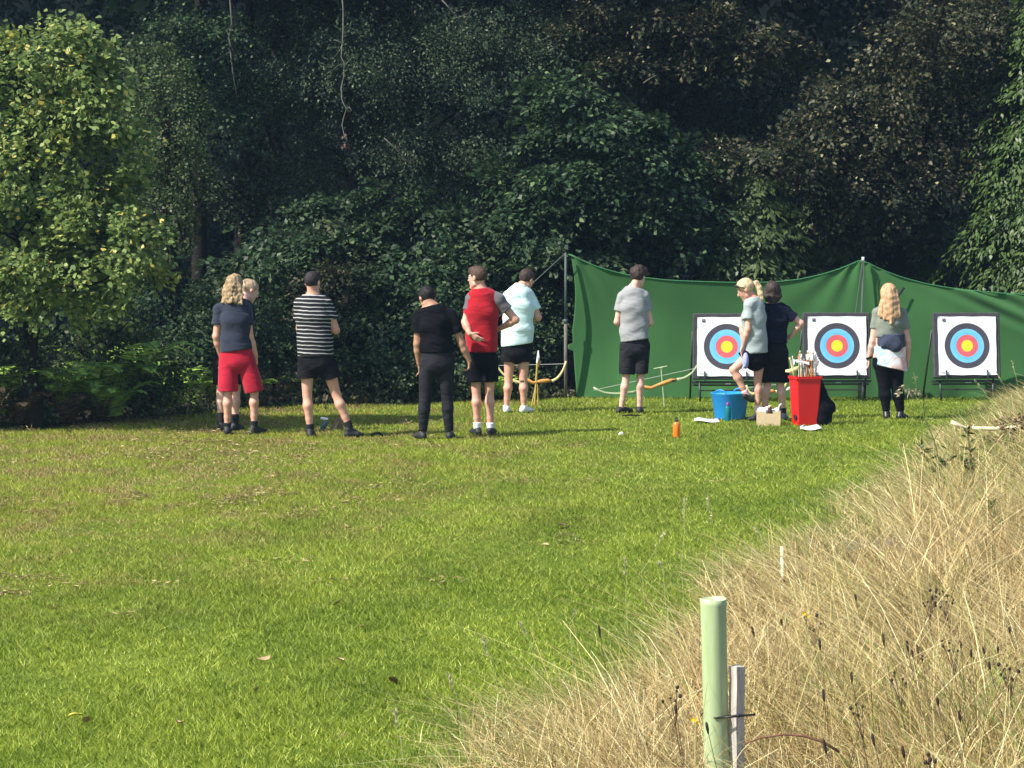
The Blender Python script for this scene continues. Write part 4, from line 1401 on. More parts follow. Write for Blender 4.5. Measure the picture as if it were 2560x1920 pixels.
o = m.build('metal_hook', mat('pale_metal', (.6, .58, .55), .35, .1, 10, metal=.3), None, True); o.location = c + Vector((.105, -.06, .03))
tag(o, 'pale bent hook rising from the right corner of the pale crate', 'hook')
# ---- papers on the grass
PAPER = mat('paper', (.80, .80, .80), .8, .03, 8)
def paper(label, x0, x1, y, wd, seed):
    a, b_ = gr(x0, y), gr(x1, y)
    L = (b_ - a).length
    m = MB(); vs, fs = [], []
    n = 10
    for j in range(3):
        for i in range(n + 1):
            u = i / n
            inset = (.35 if j == 2 else .08 if j == 1 else 0) * max(0, .25 - u)
            vs.append((u * L + inset, (j - 1) * wd / 2, .030 + .012 * math.sin(u * 5 + seed) + .008 * j))
    for j in range(2):
        for i in range(n):
            q = j * (n + 1) + i
            fs.append((q, q + 1, q + n + 2, q + n + 1))
    m.add(vs, fs)
    o = m.build('paper_sheet', PAPER, None, True); o.location = (a.x, a.y, 0)
    sm = o.modifiers.new('thick', 'SOLIDIFY'); sm.thickness = .003
    tag(o, label, 'paper')
paper('white paper sheet lying on the grass left of the blue tub', 1732, 1797, 1057, .30, 1)
paper('white paper sheet lying on the grass in front of the red bin', 1996, 2049, 1076, .34, 2.4)
# ---- small white cups, dark tab, cardboard stand, etc.
def c3(x, y, Y): return px(1380 + x / 3.19, 600 + y / 3.19, Y)
gq = depth_at(1092)
for (x, lab) in ((535, 'left one of two tiny white scraps on the lawn'), (565, 'right one of two tiny white scraps on the lawn')):
    c = c3(x, 1570, gq); c.z = .02
    m = MB(); m.lathe((0, 0, 0), [(.001, 0), (.014, .002), (.018, .03), (.016, .032), (.01, .01), (.001, .008)], 10, axis=Matrix.Rotation(math.radians(50 if x < 550 else -40), 3, 'Y'))
    o = m.build('paper_scrap', PAPER, None, True); o.location = c
    tag(o, lab, 'scrap', 'white scraps on the lawn')
gq = depth_at(1046)
a = c3(560, 1422, gq); b_ = c3(705, 1420, gq)
m = MB(); m.tube([(0, 0, 0), ((b_ - a).x * .5, .01, .004), ((b_ - a).x, 0, 0)], [.012, .020, .010], 8, flat=.5, ref=(0, 1, 0))
o = m.build('arm_guard', BLACKC, None, True); o.location = (a.x, a.y, .035); tag(o, 'flat black arm guard on the grass in front of the person in light grey', 'arm guard')
def c1b(x, y, Y): return px(760 + x / 9.217, 980 + y / 9.217, Y)
CARD = mat('brown_card', (.20, .13, .085), .8, .2, 8)
CARDL = mat('pale_card_edge', (.52, .38, .24), .8, .1, 8)
gq = depth_at(1077)
o0 = c1b(720, 900, gq); o0.z = 0
kb = thing('card_stand', 'folded brown card leaning like a tent behind the striped shirt wearer', 'card', o0)
def k1(x, y, d=0): return c1b(x, y, gq + d) - o0
def slab4(pts, th=(0, .012, 0)):
    v = [Vector(p) for p in pts] + [Vector(p) + Vector(th) for p in pts]
    n = len(pts)
    return v, [tuple(range(n)), tuple(reversed(range(n, 2 * n)))] + [(i, i + n, (i + 1) % n + n, (i + 1) % n) for i in range(n)]
m = MB(); m.add(*slab4([k1(570, 880), k1(610, 900), k1(830, 590), k1(770, 560)])); m.build('front_leaf', CARD, kb)
m = MB(); m.add(*slab4([k1(715, 905, .05), k1(920, 905, .05), k1(900, 800, .05), k1(830, 600, .05)])); m.build('back_leaf', CARD, kb)
m = MB(); m.add(*slab4([k1(600, 905, .02), k1(715, 905, .02), k1(815, 640, .02)])); m.build('fold', CARDL, kb)
gq = depth_at(1076)
o0 = c1b(470, 890, gq); o0.z = 0
m = MB(); m.lathe((0, 0, .03), [(.005, -.06), (.028, -.058), (.030, .02), (.024, .045), (.012, .055)], 14, axis=Matrix.Rotation(math.radians(25), 3, 'Y'))
jb = thing('drink_bottle', 'small blue-grey bottle tipped beside the brown card', 'bottle', o0 + Vector((0, 0, .03)))
m.build('bottle_body', glassy('bluegrey_plastic', (.12, .22, .32)), jb, True)
m = MB(); m.box((.0, 0, .10), (.085, .05, .028), Matrix.Rotation(math.radians(10), 3, 'Y'), .01); m.build('lid', PAPER, jb)
gq = depth_at(1092)
o0 = c1b(1490, 1060, gq); o0.z = .01
def k2(x, y): return c1b(x, y, gq) - o0
m = MB(); m.tube([k2(1480, 1060), k2(1560, 980), k2(1640, 945), k2(1740, 950), k2(1830, 1020)], [.008, .014, .010, .016, .008], 8, flat=.5)
o = m.build('finger_tab_strap', BLACKC, None, True); o.location = o0; tag(o, 'curled black strap on the grass by the striped shirt wearer\'s shoe', 'strap')
# ------------------------------------------------------------------ ground, sky-blocking slope, wood
def norm_rows(a):
    return a / (np.linalg.norm(a, axis=1, keepdims=True) + 1e-9)

def leaf_mesh(name, pos, axis, nrm, L, Wd, hexa=False):
    axis = norm_rows(axis)
    side = norm_rows(np.cross(nrm, axis))
    n = norm_rows(np.cross(axis, side))
    L = L[:, None]; Wd = Wd[:, None]
    if hexa:
        vs = np.stack([pos, pos + axis * L * .28 + side * Wd * .46 + n * Wd * .06, pos + axis * L * .68 + side * Wd * .42 + n * Wd * .08, pos + axis * L - n * L * .10,
                       pos + axis * L * .68 - side * Wd * .42 + n * Wd * .08, pos + axis * L * .28 - side * Wd * .46 + n * Wd * .06], 1).reshape(-1, 3)
        k = 6
    else:
        vs = np.stack([pos, pos + axis * L * .45 + side * Wd * .5 + n * Wd * .10, pos + axis * L - n * L * .08, pos + axis * L * .45 - side * Wd * .5 + n * Wd * .10], 1).reshape(-1, 3)
        k = 4
    fs = np.arange(len(vs)).reshape(-1, k)
    return np_mesh(name, vs, fs)

def lobes_px(lst):
    """(x, y, rx, ry) photo pixels, depth, half depth -> centre, radii"""
    out = []
    for (x, y, rx, ry, Y, rd) in lst:
        c = V3(px(x, y, Y)); s = Y / F_PX
        out.append((c, np.array((rx * s, rd, ry * s))))
    return out

def sprays(lobes, n, per, sr, ll, lw, rng, droop=.35, flatn=.25, tilt=.5, shell=.55, out=1.0, axisj=.7, down=0.0, plume=0.0, npl=9, fall=.25):
    """sprays of leaves set along boughs that run outwards from each lobe, layered, with gaps between the boughs"""
    vol = np.array([l[1][0] * l[1][2] + l[1][0] * l[1][1] for l in lobes]); vol = vol / vol.sum()
    which = rng.choice(len(lobes), n, p=vol)
    C = np.array([l[0] for l in lobes])[which]; Rr = np.array([l[1] for l in lobes])[which]
    d = norm_rows(rng.normal(size=(n, 3)))
    if plume > 0:
        bd = norm_rows(rng.normal(size=(len(lobes) * npl, 3)) * np.array((1, .8, .75)))
        bi = which * npl + rng.integers(0, npl, n)
        u = (.15 + .95 * rng.random(n) ** .75)[:, None]
        core = bd[bi] * u
        core[:, 2] -= fall * (u[:, 0] ** 2)
        spread = rng.normal(size=(n, 3)) * np.array((.26, .26, .075)) * (1.15 - .6 * u)
        off = core + spread
        mixr = (rng.random(n) < plume)[:, None]
        r = (shell + (1 - shell) * rng.random(n) ** .6)[:, None]
        off = np.where(mixr, off, d * r)
        d = norm_rows(off)
        c = C + off * Rr
    else:
        r = (shell + (1 - shell) * rng.random(n) ** .6)[:, None]
        c = C + d * Rr * r
    o = norm_rows(d * np.array((1, 1, .35)) * out + rng.normal(size=(n, 3)) * .35 + np.array((0, 0, -droop)))
    up = norm_rows(np.array((0, 0, 1.0)) + rng.normal(size=(n, 3)) * tilt * .5 + d * .25)
    side = norm_rows(np.cross(up, o)); up = norm_rows(np.cross(o, side))
    m = n * per
    rep = lambda a: np.repeat(a, per, axis=0)
    a = (rng.random(m) ** .7)[:, None]; b = ((rng.random(m) * 2 - 1) * .8)[:, None]
    srr = rep((sr * (.6 + .8 * rng.random(n)))[:, None])
    o, side, up, c = rep(o), rep(side), rep(up), rep(c)
    w = np.sin(np.clip(a, 0, 1) * 2.6 + .35)
    p = c + o * (a - .3) * srr * 1.5 + side * b * srr * w * .75 + up * rng.normal(size=(m, 1)) * srr * flatn - np.array((0, 0, 1.0)) * srr * droop * a ** 2
    ax = norm_rows(o + side * b * 1.2 + rng.normal(size=(m, 3)) * axisj * .5 + np.array((0, 0, -down)))
    nn = norm_rows(up + rng.normal(size=(m, 3)) * tilt)
    L = ll * (.55 + .8 * rng.random(m)); W_ = lw * (.65 + .6 * rng.random(m))
    return [p, ax, nn, L, W_]

def cat(parts):
    return [np.concatenate([p[i] for p in parts]) for i in range(5)]

BARK = mat('bark', (.020, .018, .015), .95, .4, 4, bump=.6, bscale=30, stretch=(4, 4, 1), c2=(.009, .008, .008), spec=.1)
TWIG = mat('grey_twig', (.08, .078, .065), .9, .3, 12, c2=(.04, .04, .034))
M_LIME = leaf_mat('lime_leaves', [(0, (0.091, 0.139, 0.045)), (.35, (0.155, 0.230, 0.067)), (.7, (0.239, 0.321, 0.099)), (.93, (0.353, 0.417, 0.143)), (1, (0.592, 0.473, 0.108))], .4, .22,
                  patch=[(0, (.13, .165, .03)), (.5, (.22, .26, .045)), (.85, (.33, .33, .06)), (1, (.48, .38, .06))], patch_scale=1.1, patch_lo=.55, patch_hi=.70)
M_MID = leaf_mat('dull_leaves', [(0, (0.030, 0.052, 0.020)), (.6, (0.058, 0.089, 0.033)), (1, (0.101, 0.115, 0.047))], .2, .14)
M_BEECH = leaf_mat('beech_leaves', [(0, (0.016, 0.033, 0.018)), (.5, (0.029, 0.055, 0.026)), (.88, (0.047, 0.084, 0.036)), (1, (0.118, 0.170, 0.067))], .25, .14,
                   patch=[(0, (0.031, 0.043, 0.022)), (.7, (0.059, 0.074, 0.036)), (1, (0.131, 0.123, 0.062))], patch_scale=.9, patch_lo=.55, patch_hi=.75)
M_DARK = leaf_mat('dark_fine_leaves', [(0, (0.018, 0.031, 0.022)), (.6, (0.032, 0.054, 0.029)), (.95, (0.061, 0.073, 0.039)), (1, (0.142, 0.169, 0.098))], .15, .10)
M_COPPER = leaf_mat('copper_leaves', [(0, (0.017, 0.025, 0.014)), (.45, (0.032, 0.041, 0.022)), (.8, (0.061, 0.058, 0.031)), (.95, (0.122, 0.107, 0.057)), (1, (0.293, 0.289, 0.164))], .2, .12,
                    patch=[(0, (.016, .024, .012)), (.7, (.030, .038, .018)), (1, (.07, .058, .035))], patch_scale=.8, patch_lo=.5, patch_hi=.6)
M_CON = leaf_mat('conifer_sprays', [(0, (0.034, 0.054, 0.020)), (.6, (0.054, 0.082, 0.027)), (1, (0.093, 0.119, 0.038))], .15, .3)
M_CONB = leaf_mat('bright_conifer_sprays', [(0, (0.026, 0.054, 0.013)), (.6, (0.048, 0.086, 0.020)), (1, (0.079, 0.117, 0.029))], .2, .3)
M_FAR = leaf_mat('far_leaves', [(0, (0.009, 0.019, 0.021)), (.7, (0.018, 0.034, 0.029)), (.96, (0.036, 0.060, 0.039)), (1, (0.108, 0.168, 0.091))], .1, .06)  # teal haze and a few sunlit leaves mixed into the leaf colour
M_FERN = leaf_mat('fern_fronds', [(0, (0.183, 0.300, 0.064)), (.6, (0.311, 0.501, 0.087)), (1, (0.572, 0.749, 0.140))], .3, .3)
M_FERNB = leaf_mat('brown_fern_fronds', [(0, (0.048, 0.036, 0.026)), (.6, (0.084, 0.062, 0.039)), (1, (0.132, 0.104, 0.058))], .2, .2)

rng = np.random.default_rng(7)

def limb_path(a, b, rnd, n=6, sag=.0):
    a, b = Vector(a), Vector(b)
    L = (b - a).length
    pts = []
    for i in range(n + 1):
        u = i / n
        p = a.lerp(b, u)
        w = math.sin(u * math.pi)
        p += Vector((rnd.uniform(-1, 1), rnd.uniform(-1, 1), rnd.uniform(-.6, .6) + sag)) * L * .05 * w
        pts.append(p)
    return pts

def tree(name, label, base, trunk_h, tr, parts, material, lobes, seed, cat_='tree', group=None, hexa=False, lean=(0, 0), nb=2, trunkname='trunk'):
    """trunk with limbs that reach each lobe, and one crown of leaves"""
    base = Vector(base)
    t = thing(name, label, cat_, base, group)
    rnd = random.Random(seed)
    m = MB()
    top_ = Vector((lean[0], lean[1], trunk_h))
    sp = [Vector((0, 0, -.05))] + [Vector((lean[0] * u + rnd.uniform(-.05, .05), lean[1] * u, trunk_h * u)) for u in (.2, .45, .7, 1)]
    m.tube(sp, [tr * 1.35, tr, tr * .85, tr * .65, tr * .3], 10)
    for (c, r) in lobes:
        lc = Vector(c) - base
        for k in range(nb):
            u = rnd.uniform(.25, .8)
            z0 = min(trunk_h * u, max(.3, lc.z - .1))
            st_ = Vector((lean[0] * z0 / trunk_h, lean[1] * z0 / trunk_h, z0))
            en = lc + Vector((rnd.uniform(-.7, .7) * r[0], rnd.uniform(-.6, .6) * r[1], rnd.uniform(-.5, .7) * r[2]))
            pts = limb_path(st_, en, rnd)
            m.tube(pts, [tr * .30 * (1 - .85 * i / 6) + .004 for i in range(7)], 6, cap=False)
            for j in range(3):
                q = pts[rnd.randint(2, 5)]
                e2 = q + Vector((rnd.uniform(-1, 1), rnd.uniform(-1, .5), rnd.uniform(-.3, .8))) * .5 * float(r[0])
                m.tube(limb_path(q, e2, rnd, 4), [.014, .011, .009, .006, .003], 5, cap=False)
    m.build(trunkname, BARK, t, True)
    p = cat(parts)
    p[0] = p[0] - V3(base)
    keep = p[0][:, 2] > -.02
    p = [q[keep] for q in p]
    link('crown', leaf_mesh('crown', *p, hexa=hexa), material, t)
    return t

def above(x, y, z, rx, ry, rz):
    return (np.array((x, y, z), dtype=float), np.array((rx, ry, rz), dtype=float))

# sunlit lime-like tree at the left edge
lb = lobes_px([(120, 300, 190, 220, 25.0, .6), (60, 640, 250, 150, 25.0, .6), (235, 575, 125, 140, 24.95, .5), (-110, 330, 200, 260, 25.0, .5), (90, 130, 150, 90, 25.0, .5),
               (300, 650, 85, 75, 24.7, .5), (150, 750, 110, 45, 24.8, .35), (200, 250, 90, 130, 25.0, .5), (250, 440, 90, 90, 25, .5), (330, 560, 60, 55, 24.9, .4)])
tree('lime_tree', 'sunlit yellow-green broadleaf tree at the left edge of the lawn', (-5.3, 25.2, 0), 4.3, .09,
     [sprays(lb, 1450, 22, .22, .066, .056, rng, tilt=.7, flatn=.25, droop=.35, shell=.3, plume=.8, npl=10, fall=.1)], M_LIME, lb, 1, hexa=True)
# dull twiggy tree just right of it
lb = lobes_px([(420, 300, 90, 130, 28.5, .7), (460, 420, 75, 80, 28.5, .6), (380, 180, 80, 80, 28.6, .6), (400, 560, 90, 120, 28.8, .6)])
tree('thorn_tree', 'dull olive twiggy tree behind the sunlit yellow-green one', px(430, 1010, 28.9) * Vector((1, 1, 0)) if False else (-4.3, 28.9, 0), 3.9, .07,
     [sprays(lb, 420, 22, .18, .05, .035, rng, tilt=.8, flatn=.4)], M_MID, lb, 2, nb=4)
# dark trees behind at left with visible trunks
def dark_tree(label, bx, Y, lob, seed, n=420, per=26, material=M_DARK, ll=.06, lw=.045, tr=.12, th=7, extra=None, sr=.26, nb=2, droop=.4, name='woodland_tree', group='trees in the dark wood', lean=(0, 0), tilt=.6, flatn=.2):
    b = px(bx, 800, Y + 1.0); b.z = 0
    lb = lobes_px(lob)
    ps = [sprays(lb, n, per, sr, ll, lw, rng, droop=droop, tilt=tilt, flatn=flatn, plume=.8, npl=8, fall=.3, shell=.3)]
    if extra:
        ps.append(sprays(extra, int(sum(e[1][0] * e[1][1] for e in extra) * 70), 14, .4, .20, .15, rng))
    return tree(name, label, b, th, tr, ps, material, lb, seed, group=group, nb=nb, lean=lean)

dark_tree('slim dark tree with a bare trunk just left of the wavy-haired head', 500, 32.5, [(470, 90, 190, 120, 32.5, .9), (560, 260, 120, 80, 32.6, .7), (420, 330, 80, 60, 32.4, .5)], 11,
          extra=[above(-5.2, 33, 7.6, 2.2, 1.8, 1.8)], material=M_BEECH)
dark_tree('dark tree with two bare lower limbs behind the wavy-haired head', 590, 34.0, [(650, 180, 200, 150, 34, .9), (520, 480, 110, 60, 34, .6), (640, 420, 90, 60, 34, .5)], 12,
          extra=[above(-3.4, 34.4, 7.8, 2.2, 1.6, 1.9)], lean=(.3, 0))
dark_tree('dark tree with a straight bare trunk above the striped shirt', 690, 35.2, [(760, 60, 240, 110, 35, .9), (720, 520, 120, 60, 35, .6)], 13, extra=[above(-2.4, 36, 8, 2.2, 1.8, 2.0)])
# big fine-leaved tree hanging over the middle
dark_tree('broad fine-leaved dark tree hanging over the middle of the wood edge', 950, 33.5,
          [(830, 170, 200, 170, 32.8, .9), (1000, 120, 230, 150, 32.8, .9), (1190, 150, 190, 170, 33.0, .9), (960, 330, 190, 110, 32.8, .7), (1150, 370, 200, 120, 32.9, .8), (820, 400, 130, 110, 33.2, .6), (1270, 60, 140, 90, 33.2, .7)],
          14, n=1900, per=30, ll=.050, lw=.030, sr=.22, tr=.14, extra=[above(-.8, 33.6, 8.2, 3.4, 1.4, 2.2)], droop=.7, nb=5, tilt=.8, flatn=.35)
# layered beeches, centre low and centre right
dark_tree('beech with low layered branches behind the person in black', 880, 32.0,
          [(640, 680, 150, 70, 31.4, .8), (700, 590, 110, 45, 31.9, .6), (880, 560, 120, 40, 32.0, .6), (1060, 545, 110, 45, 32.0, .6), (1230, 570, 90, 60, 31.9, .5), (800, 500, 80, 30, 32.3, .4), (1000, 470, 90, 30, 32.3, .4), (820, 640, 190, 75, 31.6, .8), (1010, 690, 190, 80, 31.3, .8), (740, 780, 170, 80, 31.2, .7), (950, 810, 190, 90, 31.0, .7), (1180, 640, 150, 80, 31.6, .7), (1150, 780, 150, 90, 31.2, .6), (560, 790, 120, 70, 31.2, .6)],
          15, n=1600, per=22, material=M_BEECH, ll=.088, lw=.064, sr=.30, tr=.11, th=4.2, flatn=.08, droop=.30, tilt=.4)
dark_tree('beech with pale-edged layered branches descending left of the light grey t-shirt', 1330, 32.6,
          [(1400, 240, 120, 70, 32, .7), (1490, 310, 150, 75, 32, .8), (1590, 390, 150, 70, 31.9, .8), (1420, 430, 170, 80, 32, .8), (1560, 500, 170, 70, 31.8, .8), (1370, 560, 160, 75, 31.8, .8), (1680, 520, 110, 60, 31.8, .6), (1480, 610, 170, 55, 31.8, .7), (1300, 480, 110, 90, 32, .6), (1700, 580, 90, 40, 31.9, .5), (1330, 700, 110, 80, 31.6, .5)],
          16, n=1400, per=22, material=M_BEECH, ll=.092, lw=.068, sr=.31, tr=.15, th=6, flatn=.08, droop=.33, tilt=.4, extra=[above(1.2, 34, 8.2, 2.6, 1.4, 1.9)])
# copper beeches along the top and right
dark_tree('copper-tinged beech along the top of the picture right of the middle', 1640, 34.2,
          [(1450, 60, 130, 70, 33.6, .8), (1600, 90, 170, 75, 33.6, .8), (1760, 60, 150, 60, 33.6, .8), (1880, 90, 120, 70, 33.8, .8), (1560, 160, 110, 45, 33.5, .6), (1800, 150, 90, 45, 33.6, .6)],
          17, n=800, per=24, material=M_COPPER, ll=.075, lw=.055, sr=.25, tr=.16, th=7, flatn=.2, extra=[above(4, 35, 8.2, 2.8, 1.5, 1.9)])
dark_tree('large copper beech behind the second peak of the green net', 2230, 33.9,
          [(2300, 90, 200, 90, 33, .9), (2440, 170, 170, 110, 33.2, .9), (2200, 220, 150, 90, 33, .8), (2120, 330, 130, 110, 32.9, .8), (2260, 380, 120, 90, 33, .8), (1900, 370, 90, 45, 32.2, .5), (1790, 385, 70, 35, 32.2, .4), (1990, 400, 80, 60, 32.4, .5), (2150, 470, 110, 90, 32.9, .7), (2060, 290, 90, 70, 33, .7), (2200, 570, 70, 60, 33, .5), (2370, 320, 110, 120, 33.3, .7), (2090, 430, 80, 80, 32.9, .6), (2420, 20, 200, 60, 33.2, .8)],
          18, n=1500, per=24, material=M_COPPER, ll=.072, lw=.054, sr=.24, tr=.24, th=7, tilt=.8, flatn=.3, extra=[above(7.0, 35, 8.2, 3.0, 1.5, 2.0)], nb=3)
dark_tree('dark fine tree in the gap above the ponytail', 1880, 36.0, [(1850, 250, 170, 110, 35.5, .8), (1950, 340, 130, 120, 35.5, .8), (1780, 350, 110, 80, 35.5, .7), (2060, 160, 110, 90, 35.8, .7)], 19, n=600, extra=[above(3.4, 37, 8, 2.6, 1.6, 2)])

# drooping conifers
def conifer(label, bx, Y, h, r0, material, seed, n=420, z0=.2, ll=.085, group=None, blunt=.75):
    b = px(bx, 800, Y); b.z = 0
    t = thing('conifer', label, 'tree', b, group)
    m = MB(); m.tube([(0, 0, -.05), (0, 0, h * .5), (.03, 0, h)], [.11, .07, .012], 8)
    rnd = random.Random(seed)
    P_, A_, N_, L_, W_ = [], [], [], [], []
    for i in range(n):
        u = rnd.random() ** .8
        nt_ = max(4, int(h / .34)); u = min(.985, (int(u * nt_) + .5 + rnd.gauss(0, .13)) / nt_); u = max(.01, u)
        z = z0 + (h - z0) * u
        a = rnd.uniform(0, 2 * math.pi)
        R_ = r0 * (1 - u) ** blunt * rnd.uniform(.62, 1.08)
        d = np.array((math.cos(a), math.sin(a), 0))
        s = np.array((-d[1], d[0], 0))
        rise = .18 * R_
        k = 54
        v = np.array([rnd.random() for _ in range(k)]) ** .55
        path = d[None] * (v * R_)[:, None] + np.array((0, 0, 1.0))[None] * (rise * np.sin(v * 2.2) - .42 * R_ * v ** 2.5)[:, None]
        wd = .34 * R_ * (1 - v * .7) + .05
        q = np.array([rnd.uniform(-1, 1) for _ in range(k)])
        p = path + s[None] * (q * wd)[:, None] + np.array((0, 0, -1.0))[None] * (np.abs(q) * wd * .5)[:, None]
        p[:, 2] += z
        p += rng.normal(size=p.shape) * .012
        ax = d[None] * .5 + s[None] * (q * .9)[:, None] + np.array((0, 0, -.55))[None] + rng.normal(size=p.shape) * .2
        nn = np.array((0, 0, 1.0))[None] + d[None] * .7 + rng.normal(size=p.shape) * .22
        P_.append(p); A_.append(ax); N_.append(nn)
        if i % 6 == 0:
            m.tube([Vector((0, 0, z)), Vector(tuple(d * R_ * .5)) + Vector((0, 0, z + rise * .8)), Vector(tuple(d * R_ * .9)) + Vector((0, 0, z - .2 * R_))], [.02, .013, .004], 5, cap=False)
    P_ = np.concatenate(P_); A_ = np.concatenate(A_); N_ = np.concatenate(N_)
    keep = P_[:, 2] > .03
    P_, A_, N_ = P_[keep], A_[keep], N_[keep]
    L_ = ll * (.6 + .8 * rng.random(len(P_))); W_ = ll * .42 * (.7 + .6 * rng.random(len(P_)))
    m.build('trunk', BARK, t, True)
    link('crown', leaf_mesh('crown', P_, A_, N_, L_, W_), material, t)
    return t
conifer('dark drooping conifer behind the net above the first target', 1880, 32.4, 3.5, 1.6, M_CON, 1, 560, ll=.12, blunt=.6)
conifer('lower dark conifer left of the peak of the green net', 2060, 33.9, 3.2, 1.3, M_CON, 2, 300, ll=.12, blunt=.6)
conifer('brighter green drooping conifer at the right edge behind the net', 2640, 32.7, 6.6, 2.15, M_CONB, 3, 1350, ll=.095, blunt=.62)
conifer('small dark conifer filling the gap behind the long-haired person', 2330, 34.6, 2.9, .8, M_CON, 4, 200)

# shrubs along the foot of the wood
def shrub(label, lob, seed, material=M_BEECH, n=240, per=22, ll=.06, lw=.045, sr=.18):
    lb = lobes_px(lob)
    c = lb[0][0]
    return tree('shrub', label, (c[0], c[1] + .1, 0), max(.6, c[2]), .03, [sprays(lb, n, per, sr, ll, lw, rng, tilt=.7, flatn=.3, plume=.7, npl=9)], material, lb, seed, cat_='shrub', group='shrubs along the foot of the wood')
shrub('dark shrub at the wood edge left of the wavy-haired person', [(430, 800, 110, 110, 28.8, .6), (500, 880, 90, 90, 28.6, .5)], 31)
shrub('dark shrub between the wavy-haired person and the striped shirt', [(690, 880, 110, 110, 29.6, .5), (640, 800, 70, 80, 29.8, .4)], 32)
shrub('dark shrub just left of the person in black', [(900, 890, 120, 110, 29.8, .5), (960, 930, 70, 70, 29.6, .4)], 33)
shrub('dark shrub between the person in black and the red shirt', [(1110, 900, 110, 110, 30.0, .5), (1060, 820, 80, 80, 30.2, .4)], 34)
shrub('dark shrub just left of the left net pole', [(1310, 890, 90, 110, 31.0, .4), (1370, 800, 70, 90, 31.3, .35)], 35)
shrub('dark shrub low behind the sunlit tree beside the ferns', [(230, 850, 130, 110, 26.6, .6), (330, 930, 120, 70, 26.8, .5)], 36, M_MID)
shrub('dark shrub at the far left under the sunlit tree', [(40, 900, 130, 110, 25.6, .6), (-120, 880, 130, 130, 25.6, .6)], 37, M_MID)
shrub('brown-tinged shrub behind the striped shirt wearer', [(820, 720, 90, 80, 30.6, .4)], 38, M_COPPER, 120)

# ferns: arching fronds with tapering leaflets
def fern_mesh(seed, nf=11, R_=.75, material=M_FERN):
    rnd = random.Random(seed)
    P_, A_, N_, L_, W_ = [], [], [], [], []
    for f in range(nf):
        a = 2 * math.pi * f / nf + rnd.uniform(-.3, .3)
        d = np.array((math.cos(a), math.sin(a), 0)); s = np.array((-d[1], d[0], 0))
        Lf = R_ * rnd.uniform(.75, 1.2); hh = Lf * rnd.uniform(.75, 1.05)
        for i in range(40):
            u = .12 + .88 * i / 39
            c = d * Lf * (u ** 1.1) + np.array((0, 0, hh * math.sin(u * 2.0) * .95))
            t = d * 1.0 + np.array((0, 0, hh / Lf * 1.9 * math.cos(u * 2.0)))
            t = t / np.linalg.norm(t)
            nn = np.cross(s, t)
            wl = .30 * R_ * math.sin(min(1, (1 - u) * 1.35 + .08) * 1.5) + .015
            for sg in (-1, 1):
                P_.append(c); A_.append(s * sg + t * .35 + np.array((0, 0, -.15)) + rng.normal(size=3) * .08); N_.append(nn + rng.normal(size=3) * .12 + s * 0.01); L_.append(wl * rnd.uniform(.8, 1.1)); W_.append(.024)
    return leaf_mesh('fronds', np.array(P_), np.array(A_), np.array(N_), np.array(L_), np.array(W_))
fm = [fern_mesh(s, 10 + s, .7) for s in (1, 2, 3)]
for m_ in fm: m_.materials.append(M_FERN)
fb = fern_mesh(9, 9, .6); fb.materials.append(M_FERNB)
FERNS = [(300, 985, 26.6, 1.25, 0), (215, 1000, 26.2, 1.1, 1), (390, 1005, 27.2, .95, 2), (120, 1040, 25.9, .95, 0), (20, 1050, 25.6, 1.1, 1), (470, 1020, 28.3, .75, 2), (-70, 1050, 25.5, 1.0, 2),
         (540, 1020, 28.6, .6, 0), (1240, 1005, 30.0, .55, 1), (750, 1012, 29.5, .55, 1), (270, 1040, 26.0, .8, 2), (620, 1018, 29.0, .6, 2)]
proto = None
for i, (x, y, Y, s, k) in enumerate(FERNS):
    b = px(x, y, Y); b.z = 0
    t = thing('fern', 'green arching fern in the undergrowth along the foot of the wood', 'fern', b, 'ferns along the foot of the wood', rz=i * 1.3)
    t.scale = (s, s, s)
    o = bpy.data.objects.new('fronds', fm[k]); COL.objects.link(o); o.parent = t
for i, (x, y, Y, s) in enumerate([(60, 1060, 25.2, .8), (170, 1058, 25.5, .7), (-30, 1060, 25.0, .8), (350, 1040, 26.6, .6), (250, 1050, 25.9, .6)]):
    b = px(x, y, Y); b.z = 0
    t = thing('fern', 'dead brown fern low in front of the green ferns', 'fern', b, 'dead ferns at the left wood edge', rz=i * 2.1)
    t.scale = (s * .8, s * .8, s * .9)
    o = bpy.data.objects.new('fronds', fb); COL.objects.link(o); o.parent = t

# low undergrowth strip at the wood foot (uncountable)
edge = [(-14, 23.0), (-8.5, 24.2), (-5.6, 25.2), (-4.9, 25.8), (-3.9, 27.3), (-3.2, 28.6), (-1.5, 29.3), (.3, 30.0), (1.2, 30.9), (4.5, 31.5), (9.5, 31.8)]
n = 19000
ex = rng.uniform(-13.5, 9, n)
ey = np.interp(ex, [e[0] for e in edge], [e[1] for e in edge]) + .1 + np.abs(rng.normal(size=n)) * .55
ez = np.abs(rng.normal(size=n)) * .16 * (1 + .8 * np.sin(ex * 2.3) * np.sin(ex * 5.1 + 1)) * np.clip((ey - np.interp(ex, [e[0] for e in edge], [e[1] for e in edge])) * 2.5, .25, 1.6)
pos = np.stack([ex, ey, np.clip(ez, 0.0, 1.2)], 1)
o = link('undergrowth', leaf_mesh('undergrowth', pos, rng.normal(size=(n, 3)) + np.array((0, -.3, .5)), rng.normal(size=(n, 3)) + np.array((0, 0, 1.2)), .07 * (.6 + rng.random(n)), .035 * (.6 + rng.random(n))),
         leaf_mat('undergrowth_leaves', [(0, (.045, .065, .025)), (.5, (.075, .10, .035)), (.8, (.09, .075, .045)), (1, (.18, .16, .07))], .2, .3), None)
tag(o, 'low dark leafy undergrowth along the foot of the wood', 'undergrowth', kind='stuff')

